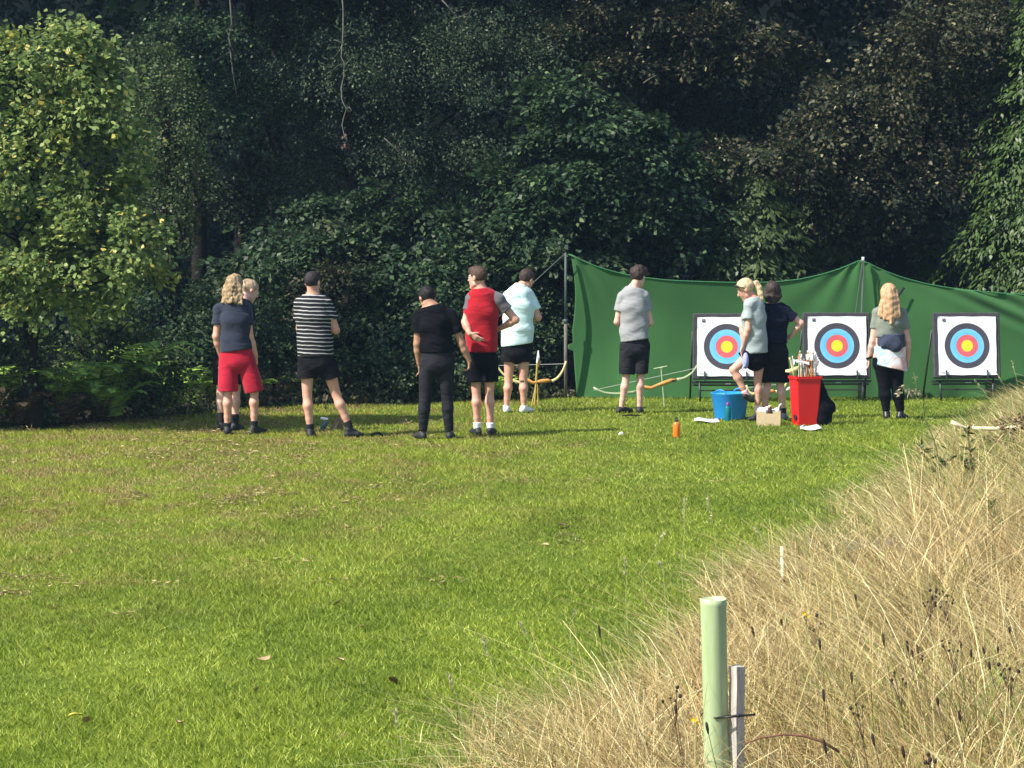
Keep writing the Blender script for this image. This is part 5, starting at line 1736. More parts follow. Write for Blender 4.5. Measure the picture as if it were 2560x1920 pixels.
# far wood closing the view
n = 95000
zz = rng.random(n) ** .8 * 10
xx = rng.uniform(-20, 19, n)
yy = 38.5 + rng.random(n) * 5 + 1.2 * np.sin(xx * .9) + .8 * np.sin(xx * 2.3 + zz)
pos = np.stack([xx, yy, zz], 1)
clump = np.sin(xx * 1.7 + 1) * np.sin(zz * 2.1 + xx) + np.sin(xx * 3.9) * np.sin(zz * 4.3)
keep = (clump > -1.3)
pos = pos[keep]; n = len(pos)
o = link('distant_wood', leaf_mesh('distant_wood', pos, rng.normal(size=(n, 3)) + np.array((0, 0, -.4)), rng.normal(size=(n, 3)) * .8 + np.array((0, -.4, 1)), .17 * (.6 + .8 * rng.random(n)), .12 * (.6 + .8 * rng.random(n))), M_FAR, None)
tag(o, 'deep dark mass of foliage closing the wood behind the nearer trees', 'wood', kind='stuff')
# tall canopy roof behind the edge, keeps the interior in shade
n = 16000
xx = rng.uniform(-13, 14, n); yy = rng.uniform(34, 44, n); zz = 9.2 + 1.0 * np.sin(xx * .8) * np.cos(yy * .7) + rng.random(n) * 1.2
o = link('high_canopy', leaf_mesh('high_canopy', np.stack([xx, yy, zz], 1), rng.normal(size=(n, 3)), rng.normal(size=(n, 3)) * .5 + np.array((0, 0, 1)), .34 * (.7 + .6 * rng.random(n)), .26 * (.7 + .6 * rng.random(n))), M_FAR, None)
tag(o, 'closed leaf canopy high over the inside of the wood', 'canopy', kind='stuff')

# bare hanging twigs in front of the dark tree
def branch(label, pts, r0, r1, side, seed, Y, material=TWIG, name='bare_branch', group=None):
    rnd = random.Random(seed)
    P_ = [px(x, y, Y + rnd.uniform(-.05, .05)) for (x, y) in pts]
    o0 = P_[0]
    m = MB(); k = len(P_)
    m.tube([p - o0 for p in P_], [r0 + (r1 - r0) * i / (k - 1) for i in range(k)], 6)
    for (i, dx, dy, r) in side:
        a = P_[i]; sc_ = Y / F_PX
        b = a + Vector((dx * sc_, rnd.uniform(-.1, .1), -dy * sc_))
        mid = a.lerp(b, .5) + Vector((rnd.uniform(-.03, .03), 0, rnd.uniform(0, .04)))
        m.tube([a - o0, mid - o0, b - o0], [r, r * .8, r * .4], 5)
    o = m.build(name, material, None, True); o.location = o0
    return tag(o, label, 'branch', group)
GB = 'bare branches hanging in front of the wood'
M_TW2 = mat('pale_twig', (.12, .115, .095), .8, .2, 12)
branch('long pale bare branch hanging down the dark tree, ending in dead leaves', [(850, -60), (858, 20), (858, 70), (856, 110), (853, 142), (861, 158), (860, 190), (853, 220), (855, 250), (866, 272), (860, 292), (855, 312), (860, 335), (868, 352)], .010, .006,
       [(3, -22, -10, .007), (3, -25, 35, .006), (9, 14, 6, .006), (5, -30, 20, .004)], 1, 31.7, M_TW2, group=GB)
b0 = px(868, 352, 31.7)
k_ = sprays([(V3(b0), np.array((.03, .03, .09)))], 4, 8, .05, .05, .035, rng)
k_[0] -= V3(b0)
o = link('dead_leaf_cluster', leaf_mesh('dead', *k_), leaf_mat('dead_leaves', [(0, (.09, .055, .045)), (1, (.20, .14, .11))], .2, .2)); o.location = b0
tag(o, 'tuft of dead pinkish leaves at the tip of the long pale branch', 'leaf tuft')
branch('forked grey branch hanging high over the striped shirt', [(570, -60), (580, 60), (572, 95), (576, 130), (540, 150)], .014, .006, [(2, 26, 60, .008), (3, 20, 130, .009), (1, -20, 25, .005), (4, -10, 10, .004)], 3, 31.6, group=GB)
branch('long faint twig in the dark tree at the top of the picture', [(1105, 0), (1125, 22), (1145, 45), (1160, 60)], .012, .006, [(2, 35, -20, .008), (3, 20, -40, .007)], 5, 31.9, group=GB)
branch('faint slanting twig low in the middle of the wood', [(960, 345), (990, 372), (1015, 400), (1050, 405)], .009, .004, [(1, 22, -8, .004), (2, 16, 14, .004)], 7, 31.4, group=GB)
branch('thin slanting twig in the dark gap right of the middle', [(1608, 208), (1625, 196), (1642, 188)], .008, .004, [(1, 6, -8, .003)], 10, 31.6, M_TW2, group=GB)

# hill behind, near-black, added to block sky through gaps in the wood
vs, fs = [], []
prof = [(44.5, -.2), (47, 1.2), (52, 6), (60, 13), (75, 20), (120, 24)]
for i, x in enumerate(np.linspace(-80, 80, 33)):
    for (y, z) in prof:
        vs.append((x, y + 1.5 * math.sin(x * .3), z + .5 * math.sin(x * .5 + y)))
k = len(prof)
for i in range(32):
    for j in range(k - 1):
        fs.append((i * k + j, (i + 1) * k + j, (i + 1) * k + j + 1, i * k + j + 1))
o = link('sky_block_slope', np_mesh('sky_block_slope', np.array(vs), np.array(fs), True), mat('sky_block_dark', (.006, .008, .007), 1.0, .4, .5, c2=(.003, .004, .004), spec=0.0))
tag(o, kind='structure')
# ------------------------------------------------------------------ lawn and long grass
def bank_x(Y):      # left border of the long grass
    return .13 + .312 * (Y - 9.3) + .15 * np.sin(Y * 1.3) + .11 * np.sin(Y * 3.1 + 1) + .05 * np.sin(Y * 7.3)

def ground_mat():
    m, nt, out = new_mat('soil_and_turf')
    b = nt.nodes.new('ShaderNodeBsdfPrincipled')
    tc = nt.nodes.new('ShaderNodeTexCoord')
    n = noise(nt, .9, 5)
    r = ramp(nt, [(.35, (.075, .115, .012)), (.6, (.12, .16, .02))])
    nt.links.new(n.outputs[0], r.inputs[0])
    b.inputs['Roughness'].default_value = .9
    b.inputs['Specular IOR Level'].default_value = .1
    # bare woodland floor beyond the lawn, straw litter under the long grass, darkened as shade between clumps
    sp = nt.nodes.new('ShaderNodeSeparateXYZ'); nt.links.new(tc.outputs['Object'], sp.inputs[0])
    def M(op, a, b_):
        q = nt.nodes.new('ShaderNodeMath'); q.operation = op
        for i, v in enumerate((a, b_)):
            if isinstance(v, (int, float)): q.inputs[i].default_value = v
            else: nt.links.new(v, q.inputs[i])
        return q.outputs[0]
    nz = noise(nt, 2.2, 3)
    wob = M('MULTIPLY', M('SUBTRACT', nz.outputs[0], .5), .8)
    # x - bank line
    e = M('ADD', M('SUBTRACT', sp.outputs[0], M('MULTIPLY', M('SUBTRACT', sp.outputs[1], 9.3), .315)), M('ADD', wob, -.30))
    f1 = nt.nodes.new('ShaderNodeMapRange'); f1.inputs[1].default_value = -.1; f1.inputs[2].default_value = .35; nt.links.new(e, f1.inputs[0])
    litter_shade = ramp(nt, [(.35, (.040, .038, .015)), (.65, (.10, .085, .035))])
    nl = noise(nt, 14, 5); nt.links.new(nl.outputs[0], litter_shade.inputs[0])
    c1 = mixc(nt, f1.outputs[0], r.outputs[0], litter_shade.outputs[0])
    # wood edge: y > line
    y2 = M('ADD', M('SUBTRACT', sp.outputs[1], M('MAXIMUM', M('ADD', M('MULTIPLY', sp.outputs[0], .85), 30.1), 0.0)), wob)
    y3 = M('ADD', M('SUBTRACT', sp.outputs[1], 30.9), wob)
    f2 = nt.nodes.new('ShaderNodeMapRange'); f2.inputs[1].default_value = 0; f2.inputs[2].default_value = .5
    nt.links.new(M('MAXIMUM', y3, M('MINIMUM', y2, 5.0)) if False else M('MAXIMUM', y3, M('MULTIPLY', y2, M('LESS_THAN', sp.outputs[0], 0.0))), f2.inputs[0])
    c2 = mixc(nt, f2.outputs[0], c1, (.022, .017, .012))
    nt.links.new(c2, b.inputs['Base Color'])
    bp = nt.nodes.new('ShaderNodeBump'); bp.inputs['Strength'].default_value = .8; bp.inputs['Distance'].default_value = .03
    n3 = noise(nt, 18, 4); nt.links.new(n3.outputs[0], bp.inputs['Height']); nt.links.new(bp.outputs[0], b.inputs['Normal'])
    nt.links.new(b.outputs[0], out.inputs[0])
    return m
m = MB(); m.add([(-300, -60, 0), (300, -60, 0), (300, 500, 0), (-300, 500, 0)], [(0, 1, 2, 3)])
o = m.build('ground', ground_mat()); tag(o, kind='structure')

def lawn_mat():
    m, nt, out = new_mat('lawn_blades')
    geo = nt.nodes.new('ShaderNodeNewGeometry')
    r = ramp(nt, [(0, (.14, .19, .018)), (.5, (.255, .330, .030)), (.82, (.40, .48, .06)), (1, (.64, .68, .17))])
    nt.links.new(geo.outputs['Random Per Island'], r.inputs[0])
    # lush patches and yellowed, thatchy patches towards the left far side
    n1 = noise(nt, 1.1, 4, stretch=(1, .45, 1), dist=.4)
    rr = ramp(nt, [(.42, (0, 0, 0)), (.62, (1, 1, 1))]); nt.links.new(n1.outputs[0], rr.inputs[0])
    lush = ramp(nt, [(0, (.085, .14, .014)), (.6, (.165, .24, .022)), (1, (.34, .42, .06))]); nt.links.new(geo.outputs['Random Per Island'], lush.inputs[0])
    c = mixc(nt, rr.outputs[0], r.outputs[0], lush.outputs[0])
    tc = nt.nodes.new('ShaderNodeTexCoord'); sp = nt.nodes.new('ShaderNodeSeparateXYZ'); nt.links.new(tc.outputs['Object'], sp.inputs[0])
    def M(op, a, b_, cl=False):
        q = nt.nodes.new('ShaderNodeMath'); q.operation = op; q.use_clamp = cl
        for i, v in enumerate((a, b_)):
            if isinstance(v, (int, float)): q.inputs[i].default_value = v
            else: nt.links.new(v, q.inputs[i])
        return q.outputs[0]
    far = nt.nodes.new('ShaderNodeMapRange'); far.inputs[1].default_value = 13; far.inputs[2].default_value = 21; nt.links.new(M('SUBTRACT', sp.outputs[1], M('MULTIPLY', sp.outputs[0], .9)), far.inputs[0])
    n2 = noise(nt, 2.4, 5, stretch=(1, .6, 1), dist=.8)
    thr = ramp(nt, [(.46, (0, 0, 0)), (.60, (1, 1, 1))]); nt.links.new(n2.outputs[0], thr.inputs[0])
    left = nt.nodes.new('ShaderNodeMapRange'); left.inputs[1].default_value = 2.0; left.inputs[2].default_value = -2.5; nt.links.new(sp.outputs[0], left.inputs[0])
    amt = M('MULTIPLY', M('MULTIPLY', far.outputs[0], thr.outputs[0]), M('ADD', M('MULTIPLY', left.outputs[0], .85), .10))
    n3 = noise(nt, .55, 2, stretch=(1, .5, 1)); yl = ramp(nt, [(.5, (0, 0, 0)), (.7, (1, 1, 1))]); nt.links.new(n3.outputs[0], yl.inputs[0])
    tan = ramp(nt, [(0, (.17, .11, .045)), (.6, (.38, .28, .11)), (1, (.55, .43, .18))]); nt.links.new(geo.outputs['Random Per Island'], tan.inputs[0])
    yel = M('MULTIPLY', M('MULTIPLY', far.outputs[0], left.outputs[0]), .45)
    c = mixc(nt, yel, c, (.36, .34, .05))
    c = mixc(nt, amt, c, tan.outputs[0])
    # rare little dead tufts anywhere
    n4 = noise(nt, 3.3, 3); tf = ramp(nt, [(.70, (0, 0, 0)), (.74, (1, 1, 1))]); nt.links.new(n4.outputs[0], tf.inputs[0])
    c = mixc(nt, M('MULTIPLY', tf.outputs[0], .7), c, tan.outputs[0])
    b = nt.nodes.new('ShaderNodeBsdfPrincipled'); b.inputs['Roughness'].default_value = .5; b.inputs['Specular IOR Level'].default_value = .25
    nt.links.new(c, b.inputs['Base Color'])
    t = nt.nodes.new('ShaderNodeBsdfTranslucent'); nt.links.new(c, t.inputs[0])
    mx = nt.nodes.new('ShaderNodeMixShader'); mx.inputs[0].default_value = .45
    nt.links.new(b.outputs[0], mx.inputs[1]); nt.links.new(t.outputs[0], mx.inputs[2]); nt.links.new(mx.outputs[0], out.inputs[0])
    return m

rng = np.random.default_rng(11)
bx, by = [], []
for (y0, y1, dens) in ((7.6, 10.5, 6500), (10.5, 14, 4300), (14, 19, 2500), (19, 25, 1500), (25, 31.6, 1000)):
    hw_ = .2246 * y1 + 2.6
    n = int(dens * (y1 - y0) * 2 * hw_)
    X = rng.uniform(-hw_, hw_, n); Yy = rng.uniform(y0, y1, n)
    keep = (np.abs(X) < .2246 * Yy + .5 + 2.1 * rng.random(n) ** .8) & (X < bank_x(Yy) + .35)
    ed = np.interp(X, [e_[0] for e_ in edge], [e_[1] for e_ in edge])
    keep &= Yy < ed + .15
    bx.append(X[keep]); by.append(Yy[keep])
X = np.concatenate(bx); Yy = np.concatenate(by); n = len(X)
# tufts: pull blades together a little so that clumps and hollows show
tx = np.sin(X * 31 + np.sin(Yy * 17) * 2) * .010; ty = np.sin(Yy * 23 + np.sin(X * 19) * 2) * .016
X = X + tx; Yy = Yy + ty
hmod = 1 + .38 * np.sin(X * 2.3 + np.sin(Yy * .9) * 2) * np.sin(Yy * 1.15 + X * .5) + .25 * np.sin(X * 7.1 + Yy * 2.2) * np.sin(Yy * 3.9 - X * 1.3)
hgt = .024 * hmod * (.55 + .9 * rng.random(n)) + .006
wd = .0038 + .00036 * Yy
th = rng.uniform(0, 2 * math.pi, n)
dx, dy = np.cos(th), np.sin(th)
base = np.stack([X, Yy, np.full(n, -.002)], 1)
sd_ = np.stack([dx, dy, np.zeros(n)], 1) * (wd / 2)[:, None]
lean_ = np.stack([-.25 + rng.normal(size=n) * .75, rng.normal(size=n) * .75, np.ones(n)], 1)
tip = base + lean_ * hgt[:, None]
vs = np.stack([base - sd_, base + sd_, tip], 1).reshape(-1, 3)
o = link('lawn_grass', np_mesh('lawn_grass', vs, np.arange(n * 3).reshape(-1, 3)), lawn_mat())
tag(o, 'short mown lawn, green in front and yellowed at the back left', 'grass', kind='stuff')
N_LAWN = n

def ribbons(name, base, h, lean, curl, w, segs=4, wtip=.25):
    """curved grass strands"""
    n = len(h)
    t = np.linspace(0, 1, segs + 1)
    ang = rng.uniform(0, 2 * math.pi, n)
    sdv = np.stack([np.cos(ang), np.sin(ang), np.zeros(n)], 1)
    V_ = []
    for u in t:
        c = base + np.stack([lean[:, 0] * h * (u ** 1.7), lean[:, 1] * h * (u ** 1.7), h * (u - curl * u ** 3)], 1)
        ww = w * (1 - (1 - wtip) * u)
        V_.append(c - sdv * ww[:, None] / 2); V_.append(c + sdv * ww[:, None] / 2)
    V_ = np.stack(V_, 1).reshape(-1, 3)
    k = 2 * (segs + 1)
    q = np.array([[2 * s, 2 * s + 1, 2 * s + 3, 2 * s + 2] for s in range(segs)])
    Fq = (np.arange(n)[:, None, None] * k + q[None]).reshape(-1, 4)
    return np_mesh(name, V_, Fq)

# sample the bank strip
def strip(n, y0, y1, off0, off1, power=1.0, extra=.6):
    Yy = y0 + (y1 - y0) * rng.random(n) ** power
    L_ = bank_x(Yy) + off0; R_ = np.maximum(.2246 * Yy + extra, L_ + off1)
    X = L_ + (R_ - L_) * rng.random(n)
    return X, Yy
M_STRAW = leaf_mat('straw_strands', [(0, (.12, .08, .035)), (.28, (.34, .235, .10)), (.58, (.62, .46, .20)), (.82, (.86, .70, .36)), (1, (.90, .84, .50))], .25, .15,
                   patch=[(0, (.10, .105, .03)), (.4, (.27, .26, .075)), (.75, (.55, .49, .18)), (1, (.82, .76, .36))], patch_scale=1.3, patch_lo=.52, patch_hi=.66)
M_LGREEN = leaf_mat('green_strands', [(0, (0.105, 0.160, 0.030)), (.5, (0.195, 0.272, 0.048)), (.85, (0.360, 0.432, 0.102)), (1, (0.630, 0.640, 0.192))], .3, .35)
def hgrass(X, Yy):
    near = np.clip((Yy - 5.2) / 2.6, 0, 1)
    edgef = np.clip((X - bank_x(Yy)) / .8, 0, 1)
    return (.26 + .22 * near - .010 * np.clip(Yy - 14, 0, 14)) * (.30 + .70 * edgef) * (1 + .18 * np.sin(X * 4 + Yy * 1.7) + .12 * np.sin(Yy * 5 + X * 2))
sets = []
for (n, y0, y1, wmul) in ((24000, 5.2, 10.5, .8), (18000, 10.5, 17, 1.05), (14000, 17, 31, 1.6)):
    X, Yy = strip(n, y0, y1, -.05, .5)
    h_ = hgrass(X, Yy) * (.55 + .75 * rng.random(n) ** 1.3)
    cl = np.sin(X * 3.1 + 2 * np.sin(Yy * 1.3)) * np.sin(Yy * 2.1 + X) 
    lean = np.stack([-.34 + cl * .35 + rng.normal(size=n) * .48, -.05 + rng.normal(size=n) * .45], 1)
    h_ = h_ * (1 + .22 * np.sin(X * 6.3 + Yy * 2.9) * np.sin(Yy * 4.1))
    sets.append((X, Yy, h_, lean, (.0026 + .0050 * rng.random(n) ** 2.0) * wmul))
X = np.concatenate([s[0] for s in sets]); Yy = np.concatenate([s[1] for s in sets]); h_ = np.concatenate([s[2] for s in sets]); lean = np.concatenate([s[3] for s in sets]); w_ = np.concatenate([s[4] for s in sets])
o = link('dry_grass', ribbons('dry_grass', np.stack([X, Yy, np.zeros(len(X))], 1), h_, lean, .05 + .28 * rng.random(len(X)), w_, 4, .35), M_STRAW)
tag(o, 'long straw-coloured dry grass leaning left on the right-hand bank', 'grass', kind='stuff')
# flattened matted straw lower down
n = 11000
X, Yy = strip(n, 5.2, 24, .05, .5, 1.4)
h_ = hgrass(X, Yy) * (.25 + .35 * rng.random(n))
lean = rng.normal(size=(n, 2)) * 1.3 + np.array((-.5, 0))
o = link('matted_grass', ribbons('matted_grass', np.stack([X, Yy, np.zeros(n) + rng.random(n) * .12], 1), h_, lean, .5 + .4 * rng.random(n), .003 + .0028 * rng.random(n) + .00012 * Yy, 4, .5), M_STRAW)
tag(o, 'tangled lower layer of dry grass on the bank', 'grass', kind='stuff')
# greener strands at the border and in patches
n = 25000
X, Yy = strip(n, 5.5, 29, -.42, .4, 1.2)
d_ = X - bank_x(Yy)
pp = np.exp(-((d_ + .02) / .30) ** 2) + .9 * (np.sin(X * 2.1 + 1) * np.sin(Yy * 1.1 + 2) > .45) + .8 * np.exp(-((Yy - 15.8) / 2.0) ** 2) * np.exp(-((d_ - .4) / .55) ** 2) + .55 * (Yy > 14) + .9 * (Yy < 7.5) * (X > .9)
k = rng.random(n) < np.clip(pp, .06, 1) * .8
X, Yy, d_ = X[k], Yy[k], d_[k]; n = len(X)
h_ = np.clip(hgrass(X, Yy), .12, 1) * (.6 + .85 * rng.random(n)) * np.where(d_ < -.15, .55, 1)
lean = np.stack([-.40 + rng.normal(size=n) * .45, rng.normal(size=n) * .35], 1)
o = link('green_long_grass', ribbons('green_long_grass', np.stack([X, Yy, np.zeros(n)], 1), h_, lean, .1 + .4 * rng.random(n), .003 + .0025 * rng.random(n) + .0001 * Yy, 4, .3), M_LGREEN)
tag(o, 'greener long grass fringing the lawn side of the bank', 'grass', kind='stuff')

# dry clippings and thatch raked up by the mower, thickest at the back left
n = 2600
Xc = rng.uniform(-6.5, 5, n); Yc_ = rng.uniform(12, 26.5, n)
p_ = np.clip((Yc_ - 13 - Xc * .9) / 8, 0, 1) * np.clip((1.0 - Xc) / 4.5, .015, 1)
k = (rng.random(n) < p_) & (np.abs(Xc) < .2246 * Yc_ + .6) & (Yc_ < np.interp(Xc, [q[0] for q in edge], [q[1] for q in edge]) - .1)
k &= (np.sin(Xc * 1.9 + Yc_ * .6) + np.sin(Yc_ * 1.4 - Xc * .7) + rng.normal(size=n) * .6) > .1
Xc, Yc_ = Xc[k], Yc_[k]
per = 26; m_n = len(Xc) * per
cx0 = np.repeat(np.stack([Xc, Yc_, np.zeros(len(Xc))], 1), per, 0)
sz = np.repeat(.03 + .07 * rng.random(len(Xc)), per)[:, None]
pc = cx0 + rng.normal(size=(m_n, 3)) * sz * np.array((1, .6, 0)) ; pc[:, 2] = .012 + rng.random(m_n) * .03
axc = rng.normal(size=(m_n, 3)) * np.array((1, 1, .35))
o = link('grass_clippings', leaf_mesh('clippings', pc, axc, rng.normal(size=(m_n, 3)) + np.array((0, 0, .8)), .05 * (.6 + .8 * rng.random(m_n)), .007 * (.7 + .6 * rng.random(m_n))),
         leaf_mat('clippings_straw', [(0, (.11, .07, .04)), (.45, (.24, .17, .08)), (.85, (.42, .33, .14)), (1, (.6, .5, .24))], .2, .2))
tag(o, 'brown dried clippings strewn over the back left of the lawn', 'clippings', kind='stuff')
# ------------------------------------------------------------------ things in the long grass
TUBE = new_mat('tree_tube_plastic')
m_, nt, out = TUBE
b = nt.nodes.new('ShaderNodeBsdfPrincipled')
n = noise(nt, 1.0, 4, stretch=(26, 26, 2.2), dist=.3)
r = ramp(nt, [(.3, (.27, .34, .17)), (.55, (.34, .42, .225)), (.72, (.42, .49, .30))])
nt.links.new(n.outputs[0], r.inputs[0]); nt.links.new(r.outputs[0], b.inputs['Base Color'])
b.inputs['Roughness'].default_value = .42; b.inputs['Specular IOR Level'].default_value = .4
b.inputs['Subsurface Weight'].default_value = .25; b.inputs['Subsurface Radius'].default_value = (.02, .03, .02)
nt.links.new(b.outputs[0], out.inputs[0])
YTU = 7.55
ct = px(1782, 1496, YTU); cb = px(1796, 2222, YTU)
base = Vector((cb.x, YTU, 0))
t = thing('tree_shelter', 'pale green plastic tree tube standing in the dry grass', 'tree tube', base)
R_ = .0425; Ht = ct.z
vs, fs = [], []
NS = 40
rings = [(0, R_), (.2, R_ * 1.01), (.45, R_ * .99), (Ht - .12, R_ * 1.0), (Ht - .02, R_ * 1.03), (Ht, R_ * 1.06), (Ht, R_ * .98), (Ht - .03, R_ * .95), (.3, R_ * .93), (.02, R_ * .93)]
for (z, r0) in rings:
    for k in range(NS):
        a = 2 * math.pi * k / NS
        rr = r0 * (1 + (.022 * math.sin(3 * a + 1) + .012 * math.sin(5 * a + 2)) * min(1, z / Ht + .3))
        vs.append((rr * math.cos(a) + (ct.x - cb.x) * z / Ht, rr * math.sin(a), z + (.003 * math.sin(2 * a) if z >= Ht - .001 else 0)))
for i in range(len(rings) - 1):
    for k in range(NS):
        k2 = (k + 1) % NS
        fs.append((i * NS + k, i * NS + k2, (i + 1) * NS + k2, (i + 1) * NS + k))
m = MB(); m.add(vs, fs); m.build('tube', m_, t, True)
m = MB()
# crease lines pressed down the tube
zt_ = px(1840, 1788, YTU - .04).z
p = px(1828, 1665, YTU - .01)
sb = px(1838, 2222, YTU - .0); 
st_ = thing('wooden_stake', 'weathered square wooden stake beside the green tree tube', 'stake', (sb.x + .002, YTU - .012, 0), rz=math.radians(38))
m = MB()
Hs = p.z
rr_ = random.Random(3)
n = 14; vs = []; fs = []
for i in range(n + 1):
    z = Hs * i / n
    k = .0185 + .0006 * math.sin(i * 2.3); off = .0014 * math.sin(i * 1.1)
    for (sx, sy) in ((-1, -1), (1, -1), (1, 1), (-1, 1)):
        vs.append((sx * k + off + (-.004) * z, sy * k, z + (.0016 * sx * sy if i == n else 0)))
for i in range(n):
    for k in range(4):
        k2 = (k + 1) % 4
        fs.append((i * 4 + k, i * 4 + k2, (i + 1) * 4 + k2, (i + 1) * 4 + k))
fs.append((n * 4, n * 4 + 1, n * 4 + 2, n * 4 + 3))
m.add(vs, fs)
STAKE = mat('grey_weathered_timber', (.50, .46, .41), .9, .3, 1.0, bump=.5, bscale=1.0, stretch=(60, 60, 5), c2=(.27, .24, .21), spec=.1)
m.build('post', STAKE, st_)
# black tie round tube and stake
TIE = mat('black_tie', (.012, .012, .014), .5, .2, 40, spec=.4)
a = px(1796, 1796, YTU - .055); b_ = px(1888, 1786, YTU - .055)
o0 = a
m = MB()
c_ = px(1846, 1789, YTU - .062)
m.tube([Vector((0, .012, 0)), (c_ - a) * .5 + Vector((0, -.004, .0005)), c_ - a, (b_ - a) * .8 + Vector((0, 0, 0)), b_ - a], [.0036, .0042, .0052, .0038, .0040], 6)
m.box((c_ - a) + Vector((0, -.002, 0)), (.012, .010, .012), None, .002)
cx_ = base.x + (ct.x - cb.x) * .6 - o0.x; cy_ = YTU - o0.y
pts = []
for k in range(18):
    an_ = math.radians(200 + 340 * k / 17)
    pts.append((cx_ + .0465 * math.cos(an_) , cy_ + .0465 * math.sin(an_), 0))
m.tube(pts[3:], .0032, 6)
o = m.build('cable_tie', TIE, None, True); o.location = o0
tag(o, 'black tie round the green tube and the wooden stake, one end sticking out', 'tie')

CANE = mat('bamboo_cane', (.58, .50, .33), .6, .12, 8, spec=.4)
# upright pale cane
Yc = 12.3
a = px(1955, 1366, Yc); b_ = px(1958, 1520, Yc)
base = Vector((b_.x + .01, Yc, 0))
kp = thing('garden_cane', 'short upright pale cane tied low, alone in the dry grass', 'cane', base)
m = MB(); m.tube([(0, 0, 0), (b_.x - base.x, 0, b_.z), (a.x - base.x, 0, a.z)], [.010, .010, .0095], 8); m.build('cane', CANE, kp, True)
q = px(1957, 1452, Yc) - base
m = MB(); m.tube([q + Vector((0, -.004, -.008)), q + Vector((0, -.004, .010))], .0125, 8); m.tube([q + Vector((.006, -.01, 0)), q + Vector((-.02, -.012, -.006))], .004, 5); m.build('tie', TIE, kp, True)
# pale stake lying at the right
Yl = depth_at(1120)
Yl = 21.8
a = px(2378, 1054, Yl); b_ = px(2430, 1070, Yl); c_ = px(2540, 1068, Yl - .1); d_ = px(2620, 1066, Yl - .1)
o0 = a
m = MB(); m.tube([Vector((0, 0, 0)), px(2392, 1062, Yl) - a, px(2412, 1068, Yl) - a, b_ - a], [.018, .022, .010, .010], 8, flat=.6)
m.tube([b_ - a, px(2436, 1060, Yl) - a], [.008, .004], 6)
m.tube([b_ - a, px(2480, 1072, Yl) - a, c_ - a, d_ - a], [.016, .021, .020, .018], 8)
o = m.build('fallen_stake', CANE, None, True); o.location = o0
tag(o, 'pale broken stake lying across the dry grass at the right edge', 'stake')

# weeds with a stem and leaves
def weed(label, pts, Y, leafn, ll, lw, lm, sm, seed, r0=.007, headmat=None, heads=(), group=None, cat_='weed', name='weed', side=()):
    rnd = np.random.default_rng(seed)
    P_ = [px(x, y, Y) for (x, y) in pts]
    base = Vector((P_[0].x, Y, 0))
    t = thing(name, label, cat_, base, group)
    path = [Vector((0, 0, 0))] + [p - base for p in P_]
    m = MB(); m.tube(path, [r0 * (1 - .7 * i / (len(path) - 1)) for i in range(len(path))], 6)
    sides = []
    for (i, dx, dy) in side:
        s = Y / F_PX
        a = P_[i] - base; b2 = a + Vector((dx * s, rnd.uniform(-.05, .05), -dy * s))
        mid = a.lerp(b2, .5) + Vector((0, 0, -.01))
        m.tube([a, mid, b2], [r0 * .6, r0 * .5, r0 * .25], 5); sides.append((a, b2))
    m.build('stem', sm, t, True)
    if leafn:
        segs = list(zip(path[1:-1], path[2:])) + sides * 2
        pos, ax = [], []
        for k in range(leafn):
            a, b2 = segs[rnd.integers(len(segs))]
            pos.append(V3(a.lerp(b2, rnd.random()))); v = rnd.normal(size=3); v[2] = abs(v[2]) * .8 + .1; ax.append(v)
        pos, ax = np.array(pos), np.array(ax)
        link('leaves', leaf_mesh('leaves', pos, ax, rnd.normal(size=(leafn, 3)) + np.array((0, -.4, .6)), ll * (.6 + .8 * rnd.random(leafn)), lw * (.7 + .6 * rnd.random(leafn))), lm, t)
    if headmat is not None:
        for (x, y, r, h) in heads:
            c = px(x, y, Y) - base
            m = MB(); m.lathe(c, [(.001, -h / 2), (r * .8, -h * .35), (r, 0), (r * .8, h * .35), (.001, h / 2)], 8); m.build('seed_head', headmat, t, True)
    return t
GSTEM = mat('green_stem', (.10, .13, .04), .7, .2, 10)
BSTEM = mat('brown_stem', (.10, .06, .035), .8, .3, 10)
M_WG = leaf_mat('weed_leaves', [(0, (.03, .055, .012)), (.5, (.07, .11, .022)), (1, (.16, .2, .05))], .3, .3)
M_DRYFL = leaf_mat('papery_flowers', [(0, (.16, .15, .08)), (.6, (.32, .29, .18)), (1, (.5, .47, .33))], .3, .2)
DKHEAD = mat('dark_seed_head', (.030, .020, .015), .9, .3, 40)
FLY = 17.5
wt = weed('tall weed with a papery pale head in front of the long-haired person\'s legs', [(2350, 1165), (2335, 1100), (2318, 1060), (2310, 1045), (2309, 1000), (2300, 985), (2292, 970), (2284, 930)], FLY, 26, .055, .016, M_WG, GSTEM, 1, .006,
     side=((1, -40, -25), (2, -32, -10), (0, 30, -80), (1, 35, -60), (3, 6, -60), (4, -15, -20)))
b0 = px(2278, 960, FLY)
k_ = sprays(lobes_px([(2282, 935, 7, 10, FLY, .03), (2284, 962, 9, 16, FLY, .03), (2266, 970, 13, 8, FLY, .03), (2257, 975, 6, 6, FLY, .02), (2290, 985, 5, 10, FLY, .02)]), 15, 5, .03, .036, .02, rng, tilt=1)
k_[0] -= V3(b0)
link('flower_head', leaf_mesh('dried', *k_), M_DRYFL, wt, b0 - wt.location)
weed('leafy green willowherb rising from the dry grass at the right', [(2395, 1420), (2392, 1330), (2398, 1250), (2415, 1180), (2425, 1120)], 16.5, 260, .06, .017, M_WG, GSTEM, 2, .007, side=((1, -60, -50), (1, 40, -70), (2, -45, -60), (2, 40, -50), (0, -30, -90)))
